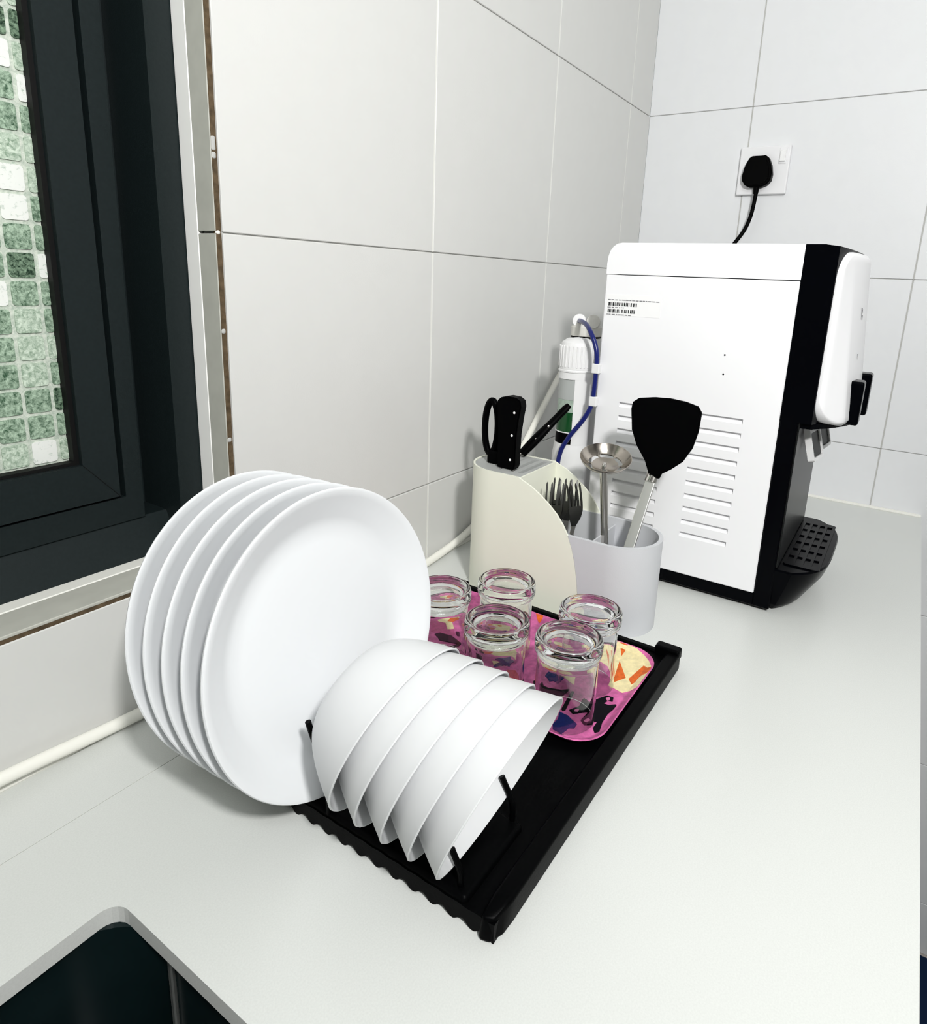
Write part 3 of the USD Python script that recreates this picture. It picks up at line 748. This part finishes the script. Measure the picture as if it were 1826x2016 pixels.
# chef's knife standing in the rear slots
kn = thing('kitchen_knife', 'black riveted kitchen knife handle standing upright in the holder', 'knife', (-0.7090, -0.1290, ZB))
hpts = [(-0.1155, 0.1632), (-0.1150, 0.1720), (-0.1135, 0.2100), (-0.1115, 0.2380), (-0.1118, 0.2455), (-0.1160, 0.2495), (-0.1260, 0.2520), (-0.1370, 0.2515), (-0.1430, 0.2480), (-0.1445, 0.2410), (-0.1420, 0.2250),
        (-0.1400, 0.2050), (-0.1398, 0.1800), (-0.1400, 0.1680), (-0.1380, 0.1632)]
hc = poly(hpts).buffer(0.002, quad_segs=3).buffer(-0.002, quad_segs=3)
part('handle', join(extr(hc, 0.0120, 'x', -0.7155), extr(hc.buffer(-0.0014), 0.0150, 'x', -0.7170)), 'handle_black', kn)
for y, z in ((-0.1362, 0.2335), (-0.1343, 0.2055), (-0.1336, 0.1752)):
    m = lathe([(0, 0), (0.0016, 0), (0.0014, 0.0006), (0, 0.0008)], 20)
    part('rivet', placed(m, frame_matrix((-0.7169, y, z), (-1, 0, 0), (0, 1, 0))), 'paper_white', kn)
part('blade', box(-0.7100, -0.7084, -0.1370, -0.1180, 0.1520, 0.1634), 'steel', kn, smooth=False)

# scissors hanging in the holder by their blades
sc = thing('kitchen_scissors', 'black kitchen scissors with oval finger loop, left of the knife', 'scissors', (-0.7020, -0.1000, ZB))


def loop_path(cy, cz, ry, rz, x, lean=0.0, n=48):
    a = np.linspace(0, 2 * np.pi, n)
    return np.column_stack([np.full(n, x) + lean * np.sin(a), cy + ry * np.cos(a), cz + rz * np.sin(a)])


part('finger_loop', sweep(loop_path(-0.0945, 0.2070, 0.0095, 0.0335, -0.7000), 0.0042, 12), 'handle_black', sc)
part('finger_loop', sweep(loop_path(-0.1080, 0.2020, 0.0070, 0.0300, -0.6900), 0.0040, 12), 'handle_black', sc)
part('shank', rbox(-0.7060, -0.6890, -0.1120, -0.0925, 0.1605, 0.1790, 0.0035, 10), 'handle_black', sc)
part('blade', box(-0.6990, -0.6960, -0.1080, -0.0980, 0.1510, 0.1640), 'steel', sc, smooth=False)

# a second knife leaning far over
k2 = thing('paring_knife', 'slim black knife handle leaning over towards the water filter', 'knife', (-0.6510, -0.1140, ZB))
pa, pb = np.array([-0.6520, -0.1130, 0.1660]), np.array([-0.6100, -0.1560, 0.2310])
dr = (pb - pa) / np.linalg.norm(pb - pa)
ss = np.linspace(0, 1, 14)
part('handle', sweep(pa + ss[:, None] * (pb - pa), 0.0068 + 0.0010 * np.sin(ss * 6.0) - 0.002 * (ss > 0.97), 14, 0.8), 'handle_black', k2)
for t_ in (0.30, 0.56):
    side_n = np.cross(dr, [0.5, 0.5, 0.7])
    rp = pa + (pb - pa) * t_
    vdir = CAM - rp
    vdir -= dr * (vdir @ dr)
    vdir /= np.linalg.norm(vdir)
    part('rivet', placed(lathe([(0, 0), (0.0016, 0), (0.0014, 0.0006), (0, 0.0008)], 16), frame_matrix(rp + vdir * 0.0066, vdir, dr)), 'steel', k2)
part('blade', sweep([pa + dr * 0.004, pa - dr * 0.004, pa - dr * 0.010], 0.0016, 8), 'steel', k2)

# forks in the cup
FORK = [(-0.0030, -0.062), (0.0030, -0.062), (0.0026, -0.010), (0.0030, 0.0), (0.0085, 0.010), (0.0105, 0.018), (0.0105, 0.022), (0.0108, 0.048), (0.0098, 0.0505), (0.0088, 0.048), (0.0080, 0.024), (0.0056, 0.024), (0.0048, 0.048),
        (0.0038, 0.0505), (0.0028, 0.048), (0.0020, 0.024), (-0.0020, 0.024), (-0.0028, 0.048), (-0.0038, 0.0505), (-0.0048, 0.048), (-0.0056, 0.024), (-0.0080, 0.024), (-0.0088, 0.048), (-0.0098, 0.0505), (-0.0108, 0.048),
        (-0.0105, 0.022), (-0.0105, 0.018), (-0.0085, 0.010), (-0.0030, 0.0), (-0.0026, -0.010)]


def fork(label, y, zt, x, turn, lean):
    m = extr(poly(FORK), 0.0014, 'z', 0.0)
    m = m.subdivide().subdivide()
    v = m.vertices.copy()
    s_ = v[:, 1]
    v[:, 2] += 0.006 * np.sin(np.clip((s_ + 0.01) / 0.06, 0, 1) * np.pi) - 0.00
    m.vertices = v
    z = np.array([-math.cos(turn), -math.sin(turn), 0.15])
    mm = frame_matrix((x, y, zt - 0.0500), z, np.cross([0.1, lean, 1.0], z))
    f = thing('fork', label, 'fork', (x, y, zt - 0.12), 'forks in the grey cup')
    head, stem = m.copy(), m.copy()
    part('head', placed(tm(man(m) ^ man(box(-1, 1, 0.0, 1, -1, 1))), mm), 'steel_dark_reflection', f, smooth=40)
    part('handle', placed(tm(man(m) ^ man(box(-1, 1, -1, 0.0, -1, 1))), mm), 'steel', f, smooth=40)


fork('steel fork with tines up, leftmost in the cutlery cup', -0.1900, 0.1530, -0.7030, 0.35, 0.06)
fork('steel fork with tines up, second from left in the cup', -0.1955, 0.1580, -0.6960, 0.30, 0.05)
fork('steel fork with tines up, third from left in the cup', -0.2005, 0.1560, -0.6890, 0.40, 0.05)
fork('steel fork standing apart, nearest the skimmer in the cup', -0.2120, 0.1545, -0.6980, 1.15, 0.05)

# slotted skimmer
sm = thing('skimmer', 'steel slotted skimmer with round head standing in the cutlery cup', 'skimmer', (-0.7000, -0.2600, 0.02))
ha, hb = np.array([-0.6990, -0.2625, 0.030]), np.array([-0.6760, -0.2375, 0.1745])
part('handle', sweep(spline([ha, (ha + hb) / 2, hb], 24), 0.0047, 14, 0.7), 'steel', sm)
hn = np.array([-0.30, -0.14, 0.945])
hn /= np.linalg.norm(hn)
hm = frame_matrix((-0.6530, -0.2300, 0.1830), hn, (0.3, -0.9, 0.0))
capp = [(0, -0.0135), (0.010, -0.0130), (0.020, -0.0098), (0.0265, -0.0050), (0.0305, 0.0005), (0.0312, 0.0004), (0.0302, -0.0022), (0.0270, -0.0064), (0.0205, -0.0112), (0.010, -0.0145), (0, -0.0150)]
head = man(lathe(capp, 64))
for a in np.radians([30, 90, 150, 210, 270, 330]):
    arc = [(0.0185 * math.cos(a + t_), 0.0185 * math.sin(a + t_)) for t_ in np.linspace(-0.36, 0.36, 9)]
    head = head - m3.Manifold.extrude(cross(sg.LineString(arc).buffer(0.0024, quad_segs=4)), 0.06).translate([0, 0, -0.03])
part('head', placed(tm(head), hm), 'steel_brown_reflection', sm, smooth=35)
part('hook', sweep(spline([hb - [0, 0, 0.004], hb + [0.002, 0.0005, 0.004], hb + [0.008, 0.002, 0.004], hb + [0.0130, 0.0040, 0.0005]], 20), 0.0026, 10), 'steel', sm)

# turner
tn = thing('turner', 'black silicone turner with flat steel handle standing in the cutlery cup', 'turner', (-0.7150, -0.2770, 0.03))
ta, tb = np.array([-0.7130, -0.2790, 0.045]), np.array([-0.6600, -0.2905, 0.1700])
tdir = (tb - ta) / np.linalg.norm(tb - ta)
tw = np.array([0.0, -1.0, 0.0]) - tdir * (-tdir[1])
tmat = frame_matrix((ta + tb) / 2, np.cross(tdir, tw), tw)
tl = float(np.linalg.norm(tb - ta)) / 2
part('handle', placed(rbox(-0.0062, 0.0062, -tl, tl, -0.0016, 0.0016, 0.0012, 8), tmat), 'steel_brushed', tn, smooth=40)
part('collar', sweep([tb - (tb - ta) * 0.03, tb, tb + (tb - ta) * 0.05], 0.0070, 16, 0.55), 'steel', tn)
blade = [(-0.2845, 0.1690), (-0.2870, 0.1755), (-0.2810, 0.1900), (-0.2690, 0.2070), (-0.2620, 0.2240), (-0.2590, 0.2480), (-0.2600, 0.2560), (-0.2670, 0.2615), (-0.2850, 0.2645), (-0.3020, 0.2655), (-0.3200, 0.2640), (-0.3340, 0.2605),
         (-0.3385, 0.2540), (-0.3375, 0.2330), (-0.3330, 0.2130), (-0.3240, 0.1960), (-0.3120, 0.1850), (-0.3020, 0.1780), (-0.3000, 0.1720)]
bp = poly(blade).buffer(0.003, quad_segs=4).buffer(-0.003, quad_segs=4)
bm = join(extr(bp, 0.0026, 'x', -0.6613), extr(bp.buffer(-0.0012), 0.0042, 'x', -0.6621))
part('blade', bm, 'silicone_black', tn)
# ---------------------------------------------------------------- water dispenser
MX0, MX1, MYB, MYF = -0.5630, -0.3250, -0.1730, -0.4030
MXC = (MX0 + MX1) / 2
md = thing('water_dispenser', 'tall white and black water dispenser standing in the worktop corner', 'water dispenser', (MXC, (MYB + MYF) / 2, 0.0))
body = man(box(MX0, MX1, MYF, MYB, 0.0205, 0.3975, 0.0012))
cuts = []
for k in range(10):
    z = 0.2345 - 0.0175 * k
    for a, b in ((-0.2680, -0.2060), (-0.3630, -0.3040)):
        # pressed louvre: deep under its upper lip, running out to nothing below
        w = poly([(z + 0.0012, 0.0), (z + 0.0012, 0.0050), (z - 0.0006, 0.0046), (z - 0.0062, 0.0)])
        p = extr(poly([(y, x) for x, y in []] or [(0, 0), (0, 0.001), (0.001, 0)]), 0.001) if False else None
        pr = m3.Manifold.extrude(cross(poly([(0.0052, z + 0.0012), (0.0048, z - 0.0010), (-0.0010, z - 0.0062), (-0.0010, z + 0.0012)])), b - a)
        # extruded along its own z; map (u, v, h) -> (x, z, y)
        m = tm(pr)
        v = np.stack([m.vertices[:, 0] + MX0, a + m.vertices[:, 2], m.vertices[:, 1]], 1)
        cuts.append(man(trimesh.Trimesh(v, m.faces[:, ::-1], process=False)))
for c in cuts:
    body = body - c
part('body', tm(body), 'appliance_white', md, smooth=False, label='white side casing with two columns of louvres')
lidp = poly([(MYF, 0.3985), (MYF, 0.4370), (MYB - 0.0180, 0.4370), (MYB - 0.0120, 0.4358), (MYB - 0.0070, 0.4325), (MYB - 0.0030, 0.4270), (MYB - 0.0008, 0.4200), (MYB, 0.4120), (MYB, 0.3985)])
part('lid', extr(lidp, MX1 - MX0, 'x', MX0), 'appliance_white', md, smooth=20)
part('base', box(MX0 + 0.001, MX1 - 0.001, MYF - 0.001, MYB - 0.004, 0.0040, 0.0200, 0.0010), 'appliance_black', md, smooth=False, label='black base')
for x in (MX0 + 0.03, MX1 - 0.03):
    for y in (MYB - 0.03, MYF + 0.03):
        part('foot', cyl(0.011, 0.0, 0.0045, (x, y), 20), 'appliance_black', md)
for y, z in ((-0.3325, 0.3095), (-0.3335, 0.2865)):
    part('screw', placed(lathe([(0, -0.0005), (0.0011, -0.0005), (0.0011, 0.0002), (0, 0.0003)], 14), frame_matrix((MX0, y, z), (-1, 0, 0), (0, 1, 0))), 'ink', md)
lab = part('sticker', box(MX0 - 0.00025, MX0, -0.2490, -0.1760, 0.3470, 0.3735), 'paper_white', md, smooth=False, label='white sticker with printed codes')
r2 = np.random.default_rng(3)
bars, faint = [], []
for z0, ya, yb in ((0.3590, -0.1795, -0.2170), (0.3505, -0.1790, -0.2165)):
    y = ya
    while y > yb:
        w = float(r2.choice([0.0006, 0.0010, 0.0016]))
        bars.append(box(MX0 - 0.0005, MX0 - 0.0002, y - w, y, z0, z0 + 0.0044))
        y -= w + float(r2.choice([0.0006, 0.0010, 0.0018]))
for z0, ya, yb, s_ in ((0.3660, -0.1785, -0.2430, 1), (0.3565, -0.1785, -0.2010, 2), (0.3475, -0.1780, -0.2100, 3)):
    y = ya
    while y > yb:
        w = float(r2.uniform(0.0012, 0.0045))
        faint.append(box(MX0 - 0.0005, MX0 - 0.0002, y - w, y, z0, z0 + 0.0011))
        y -= w + float(r2.uniform(0.0008, 0.0016))
part('barcode', join(*bars), 'ink', lab, smooth=False, kind='stuff')
part('print_line', join(*faint), 'ink_grey', lab, smooth=False, kind='stuff')
# black front column, dispensing head and niche
part('front_column', box(MX0 + 0.0002, MX1 - 0.0002, -0.4230, MYF - 0.0002, 0.0040, 0.2460, 0.0012), 'appliance_black', md, smooth=False)
part('niche_panel', box(MX0 + 0.002, MX1 - 0.012, -0.4252, -0.4231, 0.0600, 0.2440, 0.0006), 'appliance_grey', md, smooth=False, label='dark grey panel at the back of the niche')


def head_curve(y_side, y_mid, half, n=40, power=2.2):
    xs = np.linspace(-1, 1, n)
    return [(MXC + half * x, y_side - (y_side - y_mid) * (1 - abs(x) ** power)) for x in -np.cos(np.linspace(0, np.pi, n))]


hw = (MX1 - MX0) / 2
curve = head_curve(-0.4370, -0.4525, hw)
plan = poly([(MX0, MYF - 0.0002)] + curve + [(MX1, MYF - 0.0002)])
hm_ = man(extr(plan, 0.4368 - 0.2400, 'z', 0.2400))
slope = extr(poly([(-0.40, 0.50), (-0.4200, 0.4372), (-0.4400, 0.4345), (-0.50, 0.4240), (-0.50, 0.50)]), 0.4, 'x', MXC - 0.2)
part('dispensing_head', tm(hm_ - man(slope)), 'appliance_black', md, smooth=25, label='glossy black head over the niche')


def door_mesh():
    nu, nv = 56, 40
    cu = np.array(head_curve(-0.4370, -0.4525, hw - 0.002, nu + 1, 2.0))
    arc = np.concatenate([[0], np.cumsum(np.hypot(*np.diff(cu, axis=0).T))])
    L = arc[-1]
    zt, zb, r = 0.4305, 0.2385, 0.030
    outer_, inner_ = [], []
    for i in range(nu + 1):
        d = min(arc[i], L - arc[i])
        e = r - math.sqrt(max(0.0, r * r - max(0.0, r - d) ** 2)) if d < r else 0.0
        t = np.linspace(zb + e, zt - e, nv + 1)
        tang = cu[min(i + 1, nu)] - cu[max(i - 1, 0)]
        nrm = np.array([tang[1], -tang[0]])
        nrm /= np.linalg.norm(nrm)
        if nrm[1] > 0:
            nrm = -nrm
        for z in t:
            lean = 0.017 * (0.4305 - z) / 0.19
            edge = min(1.0, min(d, z - zb, zt - z) / 0.006)
            q = cu[i] + nrm * (0.0035 + 0.003 * math.sqrt(max(0, 1 - (1 - edge) ** 2)))
            outer_.append((q[0], q[1] - lean * min(1, d / 0.03), z))
            inner_.append((cu[i][0] - nrm[0] * 0.003, cu[i][1] - nrm[1] * 0.003, z))
    v = np.array(outer_ + inner_)
    n = (nu + 1) * (nv + 1)
    f = []
    for i in range(nu):
        for j in range(nv):
            a, b, c, d_ = i * (nv + 1) + j, (i + 1) * (nv + 1) + j, (i + 1) * (nv + 1) + j + 1, i * (nv + 1) + j + 1
            f += [(a, b, c), (a, c, d_), (n + a, n + c, n + b), (n + a, n + d_, n + c)]
    rim = [i * (nv + 1) for i in range(nu + 1)] + [nu * (nv + 1) + j for j in range(1, nv + 1)] + [i * (nv + 1) + nv for i in range(nu - 1, -1, -1)] + [j for j in range(nv - 1, 0, -1)]
    for k in range(len(rim)):
        a, b = rim[k], rim[(k + 1) % len(rim)]
        f += [(b, a, n + a), (b, n + a, n + b)]
    return trimesh.Trimesh(v, np.array(f), process=False)


DOOR = door_mesh()
door = part('front_cover', DOOR, 'appliance_white', md, smooth=40, label='rounded white front cover')


def door_y(x, z):
    v = DOOR.vertices[:len(DOOR.vertices) // 2]
    return float(v[np.argmin((v[:, 0] - x) ** 2 + (v[:, 2] - z) ** 2), 1])


icons = []
for x, z, w, h in ((-0.4900, 0.3640, 0.0016, 0.0140), (-0.4850, 0.3670, 0.0022, 0.0050), (-0.4850, 0.3600, 0.0022, 0.0050), (-0.4950, 0.3140, 0.0010, 0.0090)):
    y = door_y(x, z)
    icons.append(box(x - w / 2, x + w / 2, y - 0.0004, y + 0.0006, z - h / 2, z + h / 2))
part('print_line', join(*icons), 'ink_grey', door, smooth=False, kind='stuff')
for x, ye, z0, z1, lb in ((-0.5000, -0.4800, 0.2370, 0.2885, 'nearer black tap lever'), (-0.4150, -0.4830, 0.2370, 0.2900, 'farther black tap lever')):
    part('tap_lever', rbox(x - 0.0140, x + 0.0140, ye, -0.4560, z0, z1, 0.0030, 10), 'appliance_black', md, label=lb)
part('head_lip', extr(poly([(MX0 + 0.004, -0.4100)] + head_curve(-0.4360, -0.4760, hw - 0.006) + [(MX1 - 0.004, -0.4100)]), 0.0060, 'z', 0.2335), 'appliance_black', md, smooth=25)
for x in (-0.4970, -0.4150):
    fr_ = rrect(-0.0190, 0.0190, -0.0500, 0.0, 0.003, 4).difference(rrect(-0.0165, 0.0165, -0.0460, -0.0150, 0.003, 4)).difference(rrect(-0.0165, 0.0165, -0.0115, -0.0020, 0.002, 4))
    mm = frame_matrix((x, -0.4320, 0.2360), (-0.16, -0.950, 0.26), (1, 0, 0))
    up = mm[:3, 1]
    pd = part('cup_paddle', placed(extr(fr_, 0.0075, 'z', -0.0075), mm), 'filter_white', md, smooth=25, label='white cup paddle hanging in the niche')
    part('paddle_window', placed(extr(rrect(-0.0175, 0.0175, -0.0470, -0.0015, 0.003, 4), 0.0012, 'z', -0.0030), mm), 'paddle_dark', pd, smooth=25)


def tray_outline(z, ys, ym, x0, x1, n=40, power=4.5):
    xs = -np.cos(np.linspace(0, np.pi, n))
    c = [((x0 + x1) / 2 + (x1 - x0) / 2 * x, ys - (ys - ym) * (1 - abs(x) ** power)) for x in xs]
    pts = [(x0, MYF - 0.001)] + c + [(x1, MYF - 0.001)]
    return np.array([(p[0], p[1], z) for p in pts])


dt = part('drip_tray', loft([tray_outline(0.003, -0.4260, -0.4470, MX0 + 0.012, MX1 - 0.012), tray_outline(0.010, -0.4290, -0.4540, MX0 + 0.007, MX1 - 0.007), tray_outline(0.040, -0.4380, -0.4720, MX0 + 0.002, MX1 - 0.002),
                             tray_outline(0.056, -0.4420, -0.4770, MX0 + 0.001, MX1 - 0.001), tray_outline(0.0585, -0.4420, -0.4760, MX0 + 0.002, MX1 - 0.002)]), 'appliance_black', md, smooth=25, label='black drip tray with rounded front')
grl = m3.Manifold.extrude(cross(rrect(MXC - 0.096, MXC + 0.096, -0.4690, -0.4275, 0.006, 4)), 0.0016)
for i in range(6):
    for j in range(4):
        x0 = MXC - 0.0855 + i * 0.0290
        grl = grl - m3.Manifold.extrude(cross(sg.box(x0, -0.4655 + j * 0.0095, x0 + 0.0240, -0.4655 + j * 0.0095 + 0.0062)), 0.01).translate([0, 0, -0.002])
part('drip_grill', placed(tm(grl), at(0, 0, 0.0586)), 'appliance_black', dt, smooth=False, label='slotted drip grill')

# ---------------------------------------------------------------- water filter behind the holder
fx, fy = -0.5350, -0.1275
wf = thing('water_filter', 'white water filter cartridge with clear lower bowl, between holder and dispenser', 'water filter', (fx, fy, 0.0))
part('base', lathe([(0, 0), (0.0262, 0), (0.0262, 0.1450), (0.0236, 0.1640), (0, 0.1640)], 48, (fx, fy, 0)), 'filter_white', wf)
for z0, z1, lk, lb in ((0.1642, 0.1805, 'handle_black', 'dark filter layer'), (0.1807, 0.2095, 'filter_green', 'green filter layer'), (0.2097, 0.2270, 'filter_pale_green', 'pale green filter layer'), (0.2272, 0.2570, 'filter_clear', 'clear upper part of bowl')):
    part('filter_layer', lathe([(0, z0), (0.0228, z0), (0.0228, z1), (0, z1)], 48, (fx, fy, 0)), lk, wf, label=lb)
part('bead', lathe([(0.0225, 0.1795), (0.0236, 0.1801), (0.0236, 0.1809), (0.0225, 0.1815)], 48, (fx, fy, 0)), 'filter_white', wf)
lbl = []
for a0 in np.linspace(math.radians(204), math.radians(330), 22):
    lbl.append((0.0238 * math.cos(a0), 0.0238 * math.sin(a0)))
for a0 in np.linspace(math.radians(330), math.radians(204), 22):
    lbl.append((0.0229 * math.cos(a0), 0.0229 * math.sin(a0)))
part('label', extr(affinity.translate(poly(lbl), fx, fy), 0.0950, 'z', 0.1620), 'filter_white', wf, label='white wrap label')
part('cap', lathe([(0, 0.2560), (0.0240, 0.2560), (0.0240, 0.2650), (0.0250, 0.2660), (0.0250, 0.2680), (0.0240, 0.2690), (0.0245, 0.2700), (0.0245, 0.2990), (0.0220, 0.3060), (0.0150, 0.3110), (0, 0.3130)], 48, (fx, fy, 0)), 'filter_white', wf)
for k in range(28):
    a = 2 * math.pi * k / 28
    part('grip_rib', placed(box(-0.0012, 0.0012, -0.0014, 0.0014, 0.2720, 0.3020, 0.0008), at(fx + 0.0240 * math.cos(a), fy + 0.0240 * math.sin(a), 0) @ trimesh.transformations.rotation_matrix(a, [0, 0, 1])), 'filter_white', wf, smooth=False)

vx, vy = -0.4720, -0.1100
wv = thing('filter_valve', 'white twin-knob valve on a tall filter tube, top of the blue hose', 'valve', (vx, vy, 0.0))
part('body', lathe([(0, 0), (0.0230, 0), (0.0230, 0.3040), (0.0210, 0.3080), (0, 0.3080)], 48, (vx, vy, 0)), 'filter_white', wv)
part('seal', lathe([(0, 0.3080), (0.0225, 0.3080), (0.0225, 0.3105), (0, 0.3105)], 48, (vx, vy, 0)), 'cable_black', wv)
part('head', lathe([(0, 0.3105), (0.0225, 0.3105), (0.0225, 0.3230), (0.0190, 0.3290), (0, 0.3300)], 48, (vx, vy, 0)), 'valve_white', wv)
for dy, lb in ((0.0090, 'white hose collar'), (-0.0130, 'ribbed knob')):
    o = np.array([vx - 0.006, vy + dy, 0.3310])
    part('knob', placed(lathe([(0, -0.012), (0.0095, -0.012), (0.0105, 0.004), (0.0095, 0.010), (0.0, 0.0105)], 32), frame_matrix(o, (-0.9, -0.35, 0.15), (0, 0, 1))), 'filter_white' if dy > 0 else 'valve_white', wv, label=lb)
pts = [(-0.4888, -0.1057, 0.3326), (-0.5100, -0.1190, 0.3330), (-0.5400, -0.1400, 0.3310), (-0.5640, -0.1580, 0.3230), (-0.5690, -0.1690, 0.3050), (-0.5700, -0.1725, 0.2850), (-0.5700, -0.1720, 0.2500), (-0.5700, -0.1700, 0.2280),
       (-0.5720, -0.1610, 0.2070), (-0.5730, -0.1410, 0.1780), (-0.5730, -0.1290, 0.1500), (-0.5740, -0.1265, 0.1000), (-0.5720, -0.1300, 0.0400), (-0.5600, -0.1650, 0.0060)]
bt = thing('water_hose', 'blue water hose curving down past the white filter', 'hose', (-0.5640, -0.1580, 0.0))
part('tube', sweep(spline(pts, 120), 0.0032, 14), 'tube_blue', bt)
for z in (0.2770, 0.2330):
    part('clip', rbox(-0.5742, -0.5652, -0.1780, -0.1675, z - 0.0065, z + 0.0065, 0.0012, 8), 'filter_white', bt, label='small white hose clip')

wc = [(-2.90, -0.0095, 0.0085), (-1.60, -0.0095, 0.0090), (-1.3000, -0.0095, 0.0150), (-1.2220, -0.0095, 0.0150), (-1.1160, -0.0095, 0.0085), (-0.9500, -0.0095, 0.0055), (-0.8000, -0.0095, 0.0055), (-0.7080, -0.0095, 0.0065), (-0.6070, -0.0095, 0.0240),
      (-0.5300, -0.0095, 0.0700), (-0.4650, -0.0095, 0.1210), (-0.3430, -0.0095, 0.2310), (-0.2600, -0.0110, 0.2800), (-0.1500, -0.0500, 0.2900)]
alone('drain_hose', sweep(spline(wc, 150), 0.0052, 14), 'hose_white', 'white hose running along the foot of the window wall', 'hose')

# ---------------------------------------------------------------- socket and plug
so = thing('wall_socket', 'white switched wall socket above the water dispenser', 'socket', (0.0, -0.2310, 0.6020))
part('plate', rbox(-0.0095, 0.0, -0.2760, -0.1880, 0.5600, 0.6445, 0.0024, 12), 'appliance_white', so, label='white cover plate')
swp = part('switch_surround', rbox(-0.0108, -0.0085, -0.2700, -0.2570, 0.6120, 0.6400, 0.0010, 8), 'appliance_white', so)
part('rocker', placed(rbox(-0.0024, 0.0024, -0.0050, 0.0050, -0.0095, 0.0095, 0.0012, 8), at(-0.0112, -0.2635, 0.6250) @ trimesh.transformations.rotation_matrix(0.12, [0, 1, 0])), 'paper_white', swp)
pg = thing('power_plug', 'black three-pin power plug with cord in the white socket', 'plug', (-0.0096, -0.2250, 0.5990))
po = poly([(-0.2130, 0.6255), (-0.2080, 0.6220), (-0.2020, 0.6090), (-0.1990, 0.5940), (-0.2000, 0.5830), (-0.2060, 0.5750), (-0.2140, 0.5715), (-0.2360, 0.5715), (-0.2440, 0.5750), (-0.2500, 0.5830), (-0.2510, 0.5940), (-0.2480, 0.6090), (-0.2420, 0.6220), (-0.2370, 0.6255)])
po = po.buffer(-0.004, quad_segs=6).buffer(0.004, quad_segs=6)
part('body', join(extr(po.buffer(0.0), 0.0140, 'x', -0.0236), extr(po.buffer(-0.0020), 0.0170, 'x', -0.0266), extr(po.buffer(-0.0050), 0.0185, 'x', -0.0281)), 'cable_black', pg, smooth=20)
cp = [(-0.0180, -0.2260, 0.5750), (-0.0180, -0.2265, 0.5640), (-0.0180, -0.2255, 0.5450), (-0.0190, -0.2225, 0.5200), (-0.0220, -0.2150, 0.4950), (-0.0280, -0.2010, 0.4700), (-0.0400, -0.1800, 0.4300), (-0.0600, -0.1600, 0.3500), (-0.0800, -0.1500, 0.2000), (-0.1200, -0.1500, 0.0600), (-0.2000, -0.1560, 0.0060), (-0.3000, -0.1560, 0.0060)]
part('cord', sweep(spline(cp, 110), 0.0036, 12), 'cable_black', pg)
part('strain_relief', sweep([(-0.0180, -0.2257, 0.5760), (-0.0180, -0.2262, 0.5690), (-0.0180, -0.2262, 0.5600)], [0.0062, 0.0052, 0.0042], 12), 'cable_black', pg)
